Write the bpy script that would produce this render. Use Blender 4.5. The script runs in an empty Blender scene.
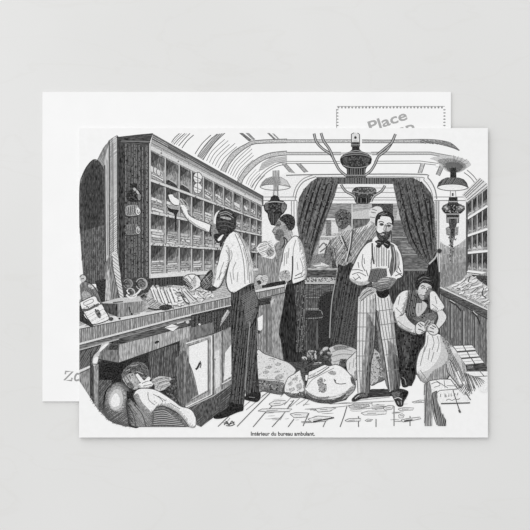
import bpy, math, random
from mathutils.geometry import tessellate_polygon
from mathutils import Vector

R = random.Random(11)
S = 0.00035                      # metres per unit of the drawing grid
CX, CY = 265.0, 265.0
STEP = 1.4e-6                    # thickness of one ink film
scene = bpy.context.scene
COL = scene.collection
GAIN = 1.06                      # light falling on the table (radiosity of a white surface)

def lin(v):
    c = max(0.0, min(255.0, v)) / 255.0
    return c / 12.92 if c <= 0.04045 else ((c + 0.055) / 1.055) ** 2.4

# ------------------------------------------------------------------ materials
def new_mat(name, rough=0.9, spec=0.0):
    m = bpy.data.materials.new(name); m.use_nodes = True
    b = m.node_tree.nodes['Principled BSDF']
    b.inputs['Roughness'].default_value = rough
    b.inputs['Specular IOR Level'].default_value = spec
    return m, m.node_tree, b

def grain(nt, b, lo, hi, scale, stretch=(1, 1, 1), detail=2.0, rough=0.6, a=0.3, z=0.7, rot=0):
    tc = nt.nodes.new('ShaderNodeTexCoord'); mp = nt.nodes.new('ShaderNodeMapping')
    no = nt.nodes.new('ShaderNodeTexNoise'); ra = nt.nodes.new('ShaderNodeValToRGB')
    mp.inputs['Scale'].default_value = stretch
    mp.inputs['Rotation'].default_value = (0, 0, rot)
    no.inputs['Scale'].default_value = scale; no.inputs['Detail'].default_value = detail
    no.inputs['Roughness'].default_value = rough
    ra.color_ramp.elements[0].position = a; ra.color_ramp.elements[1].position = z
    ra.color_ramp.elements[0].color = (*lo, 1); ra.color_ramp.elements[1].color = (*hi, 1)
    nt.links.new(tc.outputs['Object'], mp.inputs['Vector'])
    nt.links.new(mp.outputs['Vector'], no.inputs['Vector'])
    nt.links.new(no.outputs['Fac'], ra.inputs['Fac'])
    nt.links.new(ra.outputs['Color'], b.inputs['Base Color'])

INK = {}
TEX = {'g': (1, 1, 1), 'v': (1, .22, 1), 'h': (.22, 1, 1), 'd': (1, .3, 1), 'e': (1, .3, 1)}
def ink(t, tex='g'):
    if tex == 'p': return paper
    t = max(10, min(248, t))
    t = int(round(t / 10.0) * 10)
    k = (t, tex)
    if k not in INK:
        m, nt, b = new_mat('printing_ink_%03d_%s' % k)
        amp = {'n': 0}.get(tex, 34 if t < 200 else 14)
        if tex == 'n':
            c = lin(t) / GAIN; b.inputs['Base Color'].default_value = (c, c, c, 1)
        else:
            lo = lin(t - amp) / GAIN; hi = lin(min(248, t + amp)) / GAIN
            grain(nt, b, (lo,) * 3, (hi,) * 3, 2300, TEX[tex], a=.34, z=.66,
                  rot={'d': .6, 'e': -.6}.get(tex, 0))
        INK[k] = m
    return INK[k]

paper, nt, b = new_mat('matte_card_paper', .7, .1)
lo, hi = lin(243) / GAIN, lin(247) / GAIN
grain(nt, b, (lo, lo, lo * .997), (hi, hi, hi), 420, (1, 1, 1), 4, .6, .3, .7)
# ------------------------------------------------------------------ geometry of the print
def W(x, y): return ((x - CX) * S, (CY - y) * S)

def P(s):
    if not isinstance(s, str): return [tuple(map(float, p)) for p in s]
    return [tuple(map(float, q.split(','))) for q in s.split()]

def spline(p, closed, n=4):
    if len(p) < 3: return p
    out = []; N = len(p)
    for i in range(N if closed else N - 1):
        if closed: a, b, c, d = p[i - 1], p[i], p[(i + 1) % N], p[(i + 2) % N]
        else: a, b, c, d = p[max(i - 1, 0)], p[i], p[i + 1], p[min(i + 2, N - 1)]
        for k in range(n):
            t = k / n
            out.append(tuple(.5 * (2 * b[j] + (c[j] - a[j]) * t + (2 * a[j] - 5 * b[j] + 4 * c[j] - d[j]) * t * t
                                   + (3 * b[j] - a[j] - 3 * c[j] + d[j]) * t ** 3) for j in (0, 1)))
    if not closed: out.append(p[-1])
    return out

def ell(cx, cy, rx, ry, n=20, a0=0, a1=360, rot=0):
    o = []; c, s = math.cos(math.radians(rot)), math.sin(math.radians(rot))
    m = n if a1 - a0 >= 360 else n + 1
    for i in range(m):
        a = math.radians(a0 + (a1 - a0) * i / n); x, y = rx * math.cos(a), ry * math.sin(a)
        o.append((cx + x * c - y * s, cy + x * s + y * c))
    return o

HM = {}
def film(polys):
    """lowest free ink level over all the cells these polygons touch"""
    cells = set()
    for q in polys:
        ys = [p[1] for p in q]
        for r in range(math.floor(min(ys) * 1.0 - .05), math.floor(max(ys) + .05) + 1):
            xs = []
            for i in range(len(q)):
                (x0, y0), (x1, y1) = q[i - 1], q[i]
                if y0 > y1: x0, y0, x1, y1 = x1, y1, x0, y0
                lo, hi = max(y0, r - .05), min(y1, r + 1.05)
                if lo > hi: continue
                if y1 - y0 < 1e-9: xs += [x0, x1]
                else:
                    xs += [x0 + (x1 - x0) * (lo - y0) / (y1 - y0), x0 + (x1 - x0) * (hi - y0) / (y1 - y0)]
            if xs:
                for c in range(math.floor(min(xs) - .05), math.floor(max(xs) + .05) + 1): cells.add((r, c))
    z = 1 + max((HM.get(c, 0) for c in cells), default=0)
    for c in cells: HM[c] = z
    return z

class Part:
    """one mesh of the print: a drawn thing or a drawn piece of it"""
    def __init__(s, name, label=None, parent=None, group=None):
        s.name, s.label, s.parent, s.group = name, label, parent, group
        s.vv, s.ff, s.mm, s.mats = [], [], [], []
        ALL.append(s)
    def sub(s, name, label=None): return Part(name, label, s)
    def _add(s, polys, mat):
        polys = [q for q in polys if len(q) >= 3]
        if not polys: return s
        z = film(polys) * STEP
        if mat not in s.mats: s.mats.append(mat)
        mi = s.mats.index(mat)
        for q in polys:
            a = sum(q[i - 1][0] * q[i][1] - q[i][0] * q[i - 1][1] for i in range(len(q)))
            if a > 0: q = q[::-1]
            b = len(s.vv)
            for x, y in q:
                wx, wy = W(x, y); s.vv.append((wx, wy, z))
            s.ff.append(list(range(b, b + len(q)))); s.mm.append(mi)
        return s
    def f(s, pts, t, sm=0, tex='g'):
        p = P(pts)
        if sm: p = spline(p, True)
        tri = tessellate_polygon([[Vector((x, y, 0)) for x, y in p]])
        return s._add([[p[i] for i in tr] for tr in tri], ink(t, tex))
    def ribbons(s, pts, w, sm=1, taper=0):
        p = P(pts)
        if sm: p = spline(p, False)
        n = len(p); L = []; Rr = []
        for i in range(n):
            a, b = p[max(i - 1, 0)], p[min(i + 1, n - 1)]
            dx, dy = b[0] - a[0], b[1] - a[1]; d = math.hypot(dx, dy) or 1
            k = w / 2
            if taper: k *= max(.2, math.sin(math.pi * (i + .5) / n) if taper == 2 else 1 - i / n)
            L.append((p[i][0] - dy / d * k, p[i][1] + dx / d * k)); Rr.append((p[i][0] + dy / d * k, p[i][1] - dx / d * k))
        return [[L[i], L[i + 1], Rr[i + 1], Rr[i]] for i in range(n - 1)]
    def l(s, pts, w=.8, t=40, sm=1, taper=0):
        """one or several strokes separated by |"""
        if t < 150: t += 22; w *= .92
        q = []
        for one in (pts.split('|') if isinstance(pts, str) else [pts]):
            q += s.ribbons(one.strip() if isinstance(one, str) else one, w, sm, taper)
        return s._add(q, ink(t, 'n'))
    def h(s, pts, ang, sp, w, t, j=.2, sm=0, brk=0.0):
        """engraver's hatching clipped to a region"""
        if t < 130: t += 16
        p = P(pts)
        if sm: p = spline(p, True)
        a = math.radians(ang); ux, uy = math.cos(a), -math.sin(a); nx, ny = -uy, ux
        ds = [x * nx + y * ny for x, y in p]
        d = min(ds) + sp * .5; q = []
        while d < max(ds):
            dd = d + R.uniform(-j, j) * sp; hit = []
            for i in range(len(p)):
                (x0, y0), (x1, y1) = p[i - 1], p[i]
                e0, e1 = x0 * nx + y0 * ny - dd, x1 * nx + y1 * ny - dd
                if (e0 < 0) != (e1 < 0):
                    k = e0 / (e0 - e1); hit.append((x0 + (x1 - x0) * k) * ux + (y0 + (y1 - y0) * k) * uy)
            hit.sort()
            for u0, u1 in zip(hit[::2], hit[1::2]):
                segs = [(u0, u1)]
                if brk:
                    segs = []; u = u0
                    while u < u1:
                        e = min(u1, u + R.uniform(.6, 1.6) * brk); segs.append((u, e)); u = e + R.uniform(.4, 1.2)
                for g0, g1 in segs:
                    if g1 - g0 < .3: continue
                    ww = w * R.uniform(.7, 1.25) / 2
                    A = (ux * g0 + nx * dd, uy * g0 + ny * dd); B = (ux * g1 + nx * dd, uy * g1 + ny * dd)
                    q.append([(A[0] + nx * ww, A[1] + ny * ww), (B[0] + nx * ww, B[1] + ny * ww),
                              (B[0] - nx * ww, B[1] - ny * ww), (A[0] - nx * ww, A[1] - ny * ww)])
            d += sp
        return s._add(q, ink(t, 'n'))
    def fr(s, pts, depth=3.0, sp=.9, ang=45, t=120, side=(1, .6), w=.55, sm=1, lim=.15):
        """tapered engraver's strokes running in from one side of an outline"""
        p = P(pts)
        if sm: p = spline(p, True)
        ar = sum(p[i - 1][0] * p[i][1] - p[i][0] * p[i - 1][1] for i in range(len(p)))
        sg = 1 if ar > 0 else -1
        n = math.hypot(*side); sx, sy = side[0] / n, side[1] / n; q = []; acc = 0
        ca, sa = math.cos(math.radians(ang)), -math.sin(math.radians(ang))
        for i in range(len(p)):
            (x0, y0), (x1, y1) = p[i - 1], p[i]; L = math.hypot(x1 - x0, y1 - y0)
            if L < 1e-6: continue
            nx, ny = sg * (y1 - y0) / L, -sg * (x1 - x0) / L
            k = nx * sx + ny * sy
            while acc < L:
                if k > lim:
                    x, y = x0 + (x1 - x0) * acc / L, y0 + (y1 - y0) * acc / L
                    dd = -1 if ca * nx + sa * ny > 0 else 1
                    g = depth * R.uniform(.45, 1.15) * min(1, .35 + k)
                    if abs(ca * nx + sa * ny) < .25: acc += sp; continue
                    q += s.ribbons([(x, y), (x + dd * ca * g, y + dd * sa * g)], w, 0, 1)
                acc += sp
            acc -= L
        return s._add(q, ink(t, 'n'))
    def dots(s, pts, n, r, t, sm=0):
        p = P(pts)
        if sm: p = spline(p, True)
        q = []; xs = [a[0] for a in p]; ys = [a[1] for a in p]
        while n > 0:
            x, y = R.uniform(min(xs), max(xs)), R.uniform(min(ys), max(ys)); n -= 1
            if inside(x, y, p):
                k = r * R.uniform(.6, 1.3); a = R.uniform(0, 3)
                q.append([(x + k * math.cos(a + i * 1.5708), y + k * math.sin(a + i * 1.5708)) for i in range(4)])
        return s._add(q, ink(t, 'n'))

def inside(x, y, p):
    r = False
    for i in range(len(p)):
        (x0, y0), (x1, y1) = p[i - 1], p[i]
        if (y0 > y) != (y1 > y) and x < (x1 - x0) * (y - y0) / (y1 - y0) + x0: r = not r
    return r
def lerp(a, b, t): return a + (b - a) * t
ALL = []
# ================================================================== THE ENGRAVING
# ---- floor
fl = Part('printed_floor', 'engraved pale plank and tile floor strewn with paper slips')
fl.f('201,427 216,416 232,404 257,382 300,390 360,396 400,380 420,378 440,384 440,426 340,427', 243, 0, 'p')
# ---- vaulted ceiling
ce = Part('printed_ceiling', 'engraved pale barrel-vaulted ceiling with ribs and skylight bars')
ce.f('180,150 190,133 240,132 300,134 400,134 455,144 470,162 484,180 466,200 436,200 428,180 300,178 262,200', 243, 0, 'p')
ce.l('179.5,133.4 174.5,138 171.5,142.5|185,133.4 179,138.5 173.8,144.5|190,133.4 184,139.5 178.5,146|193.7,135 187,141 182,148', .9, 70)
ce.l('181.5,133.5 175.5,139.5 172.5,143.5|187,133.5 181,139 176,145', .6, 150)
ce.f('217,134 225,133 215.5,142 208,152 203,160 197.5,156.5 204,146 210,139', 205)
ce.h('217,134 225,133 215.5,142 208,152 203,160 197.5,156.5 204,146 210,139', 50, 1.7, .7, 95)
ce.l('211,135 203,142.5 198.5,148.5 195,154|217,134 209,141 202,149.5 197.5,156.5|225,133 215.5,142 208,152 203,160', .9, 80)
def vault(n, bx, by, sx, sy, dx, dy, ddx, ddy, t, w=.7):
    for k in range(n):
        x, y = bx + sx * k, by + sy * k; ex, ey = dx + ddx * k, dy + ddy * k; f_ = R.uniform(.85, 1.08)
        ce.l([(x, y), (x + ex * .3 * f_, y + ey * .45 * f_), (x + ex * f_, y + ey * f_)], w, t, 1)
vault(6, 206.5, 161, 2.9, 1.7, 21, -25, -.6, 1, 100)
ce.f('287,139 256,140.5 246,144 233,152 224,164 220.5,170.5 225.5,172.5 229,165 237,155 247.5,147 257,143.6 287,142.8', 186)
ce.l('287,139 256,140.5 246,144 233,152 224,164 220.5,170.5|287,142.8 257,143.6 247.5,147 237,155 229,165 225.5,172.5', .9, 75)
vault(7, 228, 173.4, 2.3, 1.35, 21, -25, -.7, .9, 110)
ce.f('287,151 270,153 258,158 247,167 239,178 237,182 241,184 244,178 252,169 261,161.5 272,157 287,155', 190)
ce.l('287,151 270,153 258,158 247,167 239,178 237.5,182|287,155 272,157 261,161.5 252,169 244,178 241.5,184', .9, 85)
ce.f('262,163 270,158 287,156 287,162 275,163 262,170 258,172', 205); ce.h('262,163 270,158 287,156 287,162 275,163 262,170 258,172', 12, 1.4, .5, 150)
vault(5, 246, 184, 2.1, 1.25, 11, -16, -.2, .7, 120, .6)
ce.l('287,163 278,163.4 266,170 256,180.5 251,188|287,165.2 279,165.6 268,171.5 259,181 254,190', .8, 90)
ce.f('239,133 243,133 252,140 249,141.5', 110); ce.f('245.5,133 249,133 255.5,139.5 253,140.2', 140)
ce.f('267,133 269.5,133 276,139 274,139.8', 120); ce.f('272,133.5 274,133.5 279.5,139 278,139.4', 150)
ce.f('286,139.8 352,139.8 352,142.6 286,142.6', 190); ce.l('286,139.7 352,139.7|286,142.7 352,142.7', .8, 105, 0)
ce.f('362,139.8 388,140 428,139.4 446,141.5 453,144.5 459.5,150.5 452,147.6 440,144.4 428,143 362,142.8', 178)
ce.l('362,139.8 388,140 428,139.4 446,141.5 453,144.5 459.5,150.5|362,142.8 428,143 440,144.4 452,147.6 459,150.5', .9, 100)
ce.h('420,139.6 446,141.5 453,144.5 459.5,150.5 452,147.6 440,144.4 420,143', 160, 1.1, .7, 85)
ce.f('286,152.4 388,152 430,152 455,156.5 469,161.5 468,163 454,158.6 430,154.4 388,154.6 286,154.6', 196)
ce.l('286,152.3 341,152.3|371,152.2 388,152 430,152 455,156.5 469,161.5|286,154.8 341,154.8|372,154.8 388,154.7 430,154.5 454,158.7', .8, 110, 0)
ce.l('286,161.4 340,161.4|374,161.2 420,161 440,163.6|286,163.4 340,163.4|376,163.3 420,163.2 436,165', .8, 105, 0)
ce.f('282,163.6 286,163.6 295.5,174 291.5,174.6', 165); ce.l('282,163.6 291.5,174.6|286,163.6 295.5,174', .7, 110, 0)
ce.f('296,163.4 300,163.4 308,171.8 304.5,172.6', 160); ce.l('296,163.4 304.5,172.6|300,163.4 308,171.8', .8, 95, 0)
ce.f('421,163 425,163 421.6,173 418,173', 190); ce.l('421,163.4 418,173|425,163.4 421.6,173', .9, 95, 0)
ce.f('440.5,164.5 444,166 439.5,176 436,174.5', 170); ce.l('440.5,164.5 436,174.5|444,166 439.5,176', .9, 90, 0)
ce.l('467,170 474,176.5 480,185|464,172.5 470.5,177.5 475.5,184', .9, 90)
so = ce.sub('soot_shading', 'dark smoky patch above the right lamp')
so.f('430,158.5 440,156 452,156 463,158.4 471,164 467,168 459,172.6 448,172 441,166.5 436,161', 205, 1); so.f('438,160 452,158.5 464,163 466,168 458,172 449,171.6 443,166', 150, 1); so.f('446,163 458,163 463,167 458,172 449,171.6', 95, 1)
for k in range(34):
    a = math.radians(190 + 160 * k / 33); r = R.uniform(9, 20)
    so.l([(453 + 3 * math.cos(a), 168 + 2 * math.sin(a)), (453 + r * math.cos(a), 169 + r * .72 * math.sin(a))], 0.6, 85, 0, 1)

# ---- end wall seen past the counter
ew = Part('printed_end_wall', 'engraved end wall of the carriage with a white arch and pilasters')
ew.f('262,200 262,193 275,178 288,172 300,174 318,174.5 418,174 429,178.5 436,190 437,200 467,200 467,345 262,352', 240)
ew.l('286,175.4 318,174.6 418,174.2 428,178 434.5,188 436.8,199', 1.3, 110); ew.l('316,177.2 414,177 424,180.5 431,190 433,199', .9, 120)
ew.l('295,200 297.5,190 304,181.5 316,176.6', 1, 95); ew.l('293,197 296,187 303,179 313,175', .9, 120)
ew.l('262,197 297,197|262,200.5 297,200.5|434,197 467,197|434,200.5 467,200.5', .9, 120, 0)
ew.f('262,213 270,212 273,240 262,246', 238); ew.l('291.5,201 291.5,240|294,201 294,228|297,201 297,226', .9, 120, 0)
ew.f('434.5,201 439.5,201 439.5,300 434.5,300', 205); ew.l('436.2,201 436.2,300|438.8,201 438.8,300', .8, 110, 0)
pn = ew.sub('wall_panel', 'white wall panel shading to grey boards lower down')
pn.f('440,202 466,202 466,300 440,300', 240)
pn.f('440,241 445,245 452,247.5 459,244.5 466,238 466,300 440,300', 195, 0, 'v'); pn.f('440,250 466,247 466,300 440,300', 168, 0, 'v'); pn.f('440,264 466,262 466,300 440,300', 150, 0, 'v')
pn.h('440,243 452,248 466,240 466,300 440,300', 90, 1.5, .6, 105, .3, 0, 9); pn.l('466.4,201 466.4,290', 1, 70, 0)
# interior beyond the curtains
bk = Part('printed_back_cabinets', 'engraved back cabinets between the two dark curtains')
bk.f('318,184 424,184 431,193 434.4,204 435,230 440,290 440,375 262,375 262,352 285,290 300,240', 70)
bk.f('330,184 404,184 408,203.5 328,203.5', 236); bk.l('331,188 404,188|329,192.5 404,192.5|329,197.5 405,197.5|329,200 405,200', .8, 130, 0)
bk.f('320,204 352,204 352,218 320,218', 140, 0, 'h'); bk.f('352,204 372,204 372,219 352,219', 170, 0, 'h'); bk.f('352,212 372,209 372,218 352,219', 200)
bk.f('345,220 374,220 374,236 345,236', 100, 0, 'v'); bk.f('393,203.5 434,203.5 434,219 393,219', 155, 0, 'h'); bk.f('398,207 404,207 406,219 396,219', 195)
bk.f('392,221 434.6,221 434.6,237 392,237', 125, 0, 'h'); bk.f('392,238.5 435.6,238.5 437,270 392,270', 110, 0, 'h'); bk.f('400,240 424,240 426,253 402,253', 135, 0, 'h')
bk.h('393,221 437,221 437,270 393,270', 0, 1.7, .6, 70, .2, 0, 12)
bk.l('352,204 352,236', 1, 215, 0); bk.l('393,219.8 437,219.8', 1.2, 205, 0); bk.l('392,237.6 437,237.6', .9, 170, 0); bk.l('396,270 434,270', 1, 160, 0); bk.l('394,254.5 433,254.5', .9, 165, 0)
bk.f('318,218.5 345,218.5 345,246 318,246', 175); bk.l('322,219 335,219', 1.3, 235, 0); bk.f('326,220 331,220 331,236 326,236', 115); bk.f('331.5,222 336,222 341,232 331.5,234', 215)
bk.f('316,237 330,237 330,257 312,257', 165); bk.l('318,236.6 345,236.6', 1.2, 225, 0); bk.f('320,240 329,240 331,252 318,254', 225); bk.l('319,248 324,243 328,250|320,252 327,247', 1.4, 90)
bk.f('308,254 332,254 332,268 306,268', 130); bk.f('311,265 322,262.5 330,266 318,268', 215); bk.l('311,265.5 321,263.5|314,267 326,266', .7, 90)
bk.f('304,268 340,268 340,270 304,270', 170, 0, 'h'); bk.f('303,270 340,270 340,277 303,277', 85, 0, 'h')
bk.f('303,277.5 337,277.5 336,282 303,282', 190); bk.dots('303,277.5 337,277.5 336,282 303,282', 60, .8, 95); bk.l('303,283 336,283', 1.2, 215, 0)
bk.f('303,284.4 338,284.4 336,352 300,352', 78, 0, 'v'); bk.f('303,285 333,285 333,296 303,296', 95, 0, 'h'); bk.l('303,297.5 320,297.5', 1, 150, 0)
bk.f('318,352 318,306 321,297 327,293 337,291 337,352', 38, 0); bk.l('318,320 318,304 321,296.5 327,292.5 334,291', 1, 25)
bk.f('304,299.5 318,299.5 318,307.5 304,307.5', 105, 0, 'v'); bk.l('303,308.6 319,308.6', 1.2, 165, 0)
bk.f('303,310 320,310 322,313 322,317 303,318', 48); bk.l('303,310 319,310 322,313 321.5,317.5 303,318.5', .9, 130)
bk.f('305,319 319,319 319,352 305,352', 62, 0, 'v'); bk.l('306.5,320 306.5,352|317,320 317,352', .8, 115, 0)
bk.h('303,284.4 338,284.4 336,352 300,352', 88, 2.1, .6, 45, .3, 0, 8)
bk.f('392,272 440,272 440,345 385,345', 58, 0, 'v'); bk.f('396,271 424,271 424,290 396,290', 80, 0, 'v'); bk.h('392,272 440,272 440,345 390,345', 90, 2, .6, 30, .3, 0, 10)
va = ew.sub('valance', 'dark valance above the opening'); va.f('316,177.6 414,177.6 412,184 330,184', 62); va.h('334,178 420,178 420,184 334,184', 90, 1.7, .6, 120)

# ---- hanging lamps
def arms(p, strokes):
    a = p.sub('bracket_arm', 'curved branching bracket')
    for s_ in strokes: a.l(s_, 2.9, 25); a.l(s_, 1.2, 185)
lm = Part('printed_oil_lamp', 'engraved small dark oil lamp hanging below the largest lamp, between the curtains')
arms(lm, ['341,184.5 345.5,191 354,196 356.5,202', '385,185.5 381.5,191 374,196 371,201.5'])
lm.f('352,191 354,188.5 357,187 371,187 375,188.5 376.5,191 375,194.5 371,197 369.5,203 356.5,203.5 355.5,197 353,194', 55, 1)
lm.f('358,198 368,198 368,202.5 358,202.5', 25); lm.l('353,191 360,193 370,193 376,191', .8, 150); lm.dots('353,188 375,188 374,195 354,195', 40, .8, 140)
lm.l('357.5,197 357.5,203|361,198 361,203|366.5,198 366.5,203', .6, 120, 0)

rl = Part('printed_oil_lamp', 'engraved shaded oil lamp hanging at right beneath the sooty ceiling patch')
rl.f('450.5,168 456,168 456.5,180 450,180', 45); rl.sub('glass_chimney').f('450.5,184 454.8,184 456.5,197 449.5,197', 243).l('450.6,184 450.2,197|454.8,184 456,197', .7, 110, 0).f('451.8,193 453.6,193 453.6,196 451.8,196', 70)
sh = rl.sub('lamp_shade', 'dark domed lamp shade')
sh.f('437.2,186.5 438.6,182.5 442,179.5 447,177.4 459,177.6 464,179.4 467,183 468.4,187.5 463,190.5 453,191.2 443,190', 240); 
sh.f('437.2,186.5 438.6,182.5 442,179.5 447,177.4 459,177.6 464,179.4 467,183 468.2,187 460,184.6 450,184 442,184.6', 70); sh.h('438,185 447,177.6 459,177.8 467.8,186 450,184', 55, 1.5, .6, 130)
sh.l(ell(452.8, 187, 15.6, 3.7, 24, 0, 180), .8, 90); sh.l('437.2,186.8 443,184.8 452,184.2 461,184.8 468.2,187.4', .7, 30)
rl.f('449,197 457.4,197 458,203 464.6,206 465,209.5 462,212.6 459.4,213.8 459,223 446.5,223 446,213.8 443,212 441.4,208.5 443,205.5 448,203', 88)
rl.f('449.5,197 457,197 457,201 449.5,201', 40); rl.f('448,203 458,203 459,206 447,206', 50); rl.f('450,206 456,206 456,212 450,212', 42); rl.f('442.4,209 448,212 459,212 464,209.6 461,213.6 445,213.6', 45); rl.f('447,215 458.6,215 458.6,217.6 447,217.6', 50); rl.f('450.6,217 455.6,217 455,223 451,223', 60)
rl.l('449,201.6 457.6,201.6|446,214 459.4,214|447,218 459,218', .8, 190, 0); rl.l('445,206.4 447.4,209.6|459.6,206.4 462.4,208.6', 1.5, 190); rl.l('448,218.6 448,222.5|457.4,218.6 457.4,222.5', .9, 175, 0); rl.dots('443,205 464,205 462,213 444,213', 30, .6, 175)
rl.f('448.6,223 457,223 455.4,229 454.6,240 450.4,240 450,229', 70); rl.f('445.6,228 449.6,226 450,236 446.5,235', 140); rl.f('455,227 458.6,226.5 458,235 454.6,236', 150); rl.dots('446,226 458,226 456,240 449,240', 20, .7, 50)
ch = rl.sub('hanging_chain', 'thin chain of drops under the lamp'); ch.f('449,236 454,236 453,246 450,246', 130); ch.dots('449,236 454,236 452.5,262 449,262', 50, .8, 70); ch.l('451,246 451.4,262', .6, 110)

# ---- dark curtains
def folds(p, reg, lines, n):
    for a in lines: p.l(a, 2.1, 20, 1, 2)
    p.dots(reg, n * 2 // 3, .8, 122); p.dots(reg, n // 2, .9, 42)
cl = Part('printed_curtain', 'engraved dark left-hand curtain drawn to the side')
reg = '297.5,228 297.5,209 299,198 304,189 311,181.5 317,178 339.5,177.8 336.5,190 332,203 325.5,222 318.5,242 312.5,256 310.5,268 306.5,268 304,250 299,237'
cl.f(reg, 96, 0, 'd'); folds(cl, reg, ['311,184 304,205 299,226', '318,179 309,205 301,236', '322,179 314,205 305,242', '329,179 321,205 309,250', '334,179 327,203 314,240', '330,198 319,228 310,262'], 190)
cl.h(reg, 68, 4.4, .7, 50, .4, 0, 4)
cr = Part('printed_curtain', 'engraved dark right-hand curtain gathered to a round tie-back')
reg = '392,179 414,178.4 423,183 430,192 433.6,206 435,228 436.4,246 434,256 429,265 419,257.5 409,243.5 403,229 397.5,206'
cr.f('429,262 436,252 438,266 438,294 429,292 426,276', 45, 0, 'v'); cr.h('429,262 436,252 438,266 438,294 429,292 426,276', 85, 1.6, .6, 20)
cr.f(reg, 94, 0, 'e'); folds(cr, reg, ['398,181 404,206 412,238 424,259', '405,180 411,206 420,240 428,262', '413,180 419,206 425,240 430,260', '421,184 426,206 430,232 432,256', '429,196 431,216 433,240'], 190)
cr.h(reg, 108, 4.4, .7, 50, .4, 0, 4)
tb = cr.sub('tie_back', 'round dark tie-back knob'); tb.l('429,264 435,258 438,252', 1.5, 190); tb.f(ell(439.4, 251, 2.6, 2.6, 12), 50); tb.l(ell(439.4, 251, 2.4, 2.4, 12), .6, 120)

bl = Part('printed_oil_lamp', 'engraved largest dark oil lamp hanging from branching arms at the top centre')
arms(bl, ['314,133.5 316.5,142 323,149 331,154.5 335.5,163 339.5,170 346,175.5', '321,133 324,141.5 329,148.5 332.5,156', '395.5,134 391,144 386,150.5 378.5,156.5 375,164 370.5,171 364.5,175.5', '391.5,143 383,150 377,155'])
cm = bl.sub('glass_chimney', 'clear glass chimney'); cm.f('351.4,134 354,132.6 357.5,132.8 359.6,134.4 359.6,147 351,147', 225); cm.l('351.4,146.5 351.4,134 354,132.8|359.6,146.5 359.6,134.4 357.5,133', .9, 60, 0); cm.f(ell(355.4, 137.6, 1.3, 1.5, 8), 30); cm.l('353.4,141 357.6,141', .6, 120, 0)
bl.f('352,142 359,142 359.6,147 351.4,147', 70); bl.l('351,144.8 360,144.8', .7, 160, 0)
bl.f('340,159.5 341,156.6 344.6,153.6 349.6,151.6 352,149.4 352,146.6 359.4,146.6 359.6,149.4 362,151.4 367,153.2 371,156.4 372,159.5 371,163.5 367.5,166.4 365.8,169 365,176 347,176 346.6,169 343,166.3 340.6,163', 40)
bl.l('349.6,151.8 356,150.6 362,151.6|344,154.4 350,152.8 362,152.8 368,154.6', .8, 165); bl.l('341,157.4 346,155.4 356,154.4 366,155.4 371.4,157.6', .9, 120); bl.l('343,165 350,167.4 362,167.4 369,165', .9, 150); bl.dots('342,157 370,157 368,166 344,166', 90, .8, 110); bl.f('343,158 347,157.4 348,163 344,163', 85, 1); bl.f('364,157.6 369,158.6 368,163 365,163.4', 85, 1); bl.h('347,168.5 365,168.5 365,175 347,175', 90, 2.3, .6, 120)
bl.f('346,174.8 365.4,174.8 366,177.8 345.6,177.8', 75); bl.l('346,175.2 365.5,175.2', .7, 170, 0)

# ---- right-hand shelf and counter
rs = Part('printed_shelf', 'engraved shelf of letter pigeonholes against the right edge')
rs.f('462,194.5 479.5,177.5 487.4,184 487.4,187 467,203', 225); rs.l('463.5,195.5 480.5,178.5|464.8,196.6 482,179.8|466,198 484,181|467.2,200 486.6,183.6|467,202.8 487.4,186.6', .9, 85, 0)
rs.f('467,203.5 487.4,188 487.4,275 467,272', 112, 0, 'v')
B = [(203.5, 188), (219, 206), (236, 229), (253, 251), (271, 273.5)]
for r in range(4):
    (a0, b0), (a1, b1) = B[r], B[r + 1]
    for c in range(4):
        u0, u1 = c / 4, (c + 1) / 4; x0, x1 = lerp(467, 487.4, u0), lerp(467, 487.4, u1)
        g = rs.sub('pigeonhole')
        t0, t1, d0, d1 = lerp(a0, b0, u0), lerp(a0, b0, u1), lerp(a1, b1, u0), lerp(a1, b1, u1)
        g.f([(x0 + .3, t0 + 1), (x1 - .3, t1 + 1), (x1 - .3, lerp(t1, d1, .62)), (x0 + 2, lerp(t0, d0, .5)), (x0 + .3, lerp(t0, d0, .66))], R.choice([55, 65, 80]), 0, 'v')
        g.f([(x0 + .6, d0 - R.uniform(3, 6)), (lerp(x0, x1, .5), d0 - R.uniform(4, 7)), (x1 - .6, d1 - R.uniform(2, 5)), (x1 - .6, d1 - .8), (x0 + .6, d0 - .8)], R.choice([165, 185, 205]))
        g.l([(x0 + 1, d0 - 2.6), (x1 - 1, d1 - 2.4)], .7, 90, 0)
for k in (1, 2, 3):
    x = lerp(467, 487.4, k / 4); rs.l([(x, lerp(203.5, 188, k / 4)), (x, lerp(271, 273.5, k / 4))], .9, 190, 0)
for a, b in B[1:]: rs.l([(467, a), (487.4, b)], 2.1, 238, 0); rs.l([(467, a + 1.5), (487.4, b + 1.5)], .8, 45, 0)
rs.l('467.3,203 467.3,271', 1, 60, 0)
rc = Part('printed_counter', 'engraved dark right-hand counter with panelled boards under the shelf')
rc.f('440,287 446,286 487.4,272 487.4,312 470,303', 150); rc.f('467,274 487.4,276 487.4,287 476,280', 70)
rc.f('440,287 487.4,309.5 487.4,373 455,352 440,340', 118, 0, 'v'); rc.h('440,293 487.4,316 487.4,373 452,352 440,340', 90, 2.2, .7, 75, .3)
rc.f('440,287 487.4,309.5 487.4,318 462,304 440,294', 92, 0, 'h'); rc.h('440,288 487.4,310.5 487.4,317 440,293', -26, 1.5, .5, 55)
rc.l('440,287.2 487.4,309.6', 1.3, 215, 0); rc.l('441,294.5 462,305 487.4,319', 1.1, 40, 0); rc.l('449,301 456,305 461,311|472,312 477,317 480,324', 1.7, 40); rc.l('450,300 455,303|473,311 477,315', .8, 205)
rc.l('450.5,303 450.5,340|462.3,310 462.3,346|474.5,316 474.5,352', 1, 60, 0); rc.l('452,304 452,338|463.8,311 463.8,346|476,317 476,352', .7, 175, 0)
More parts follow.
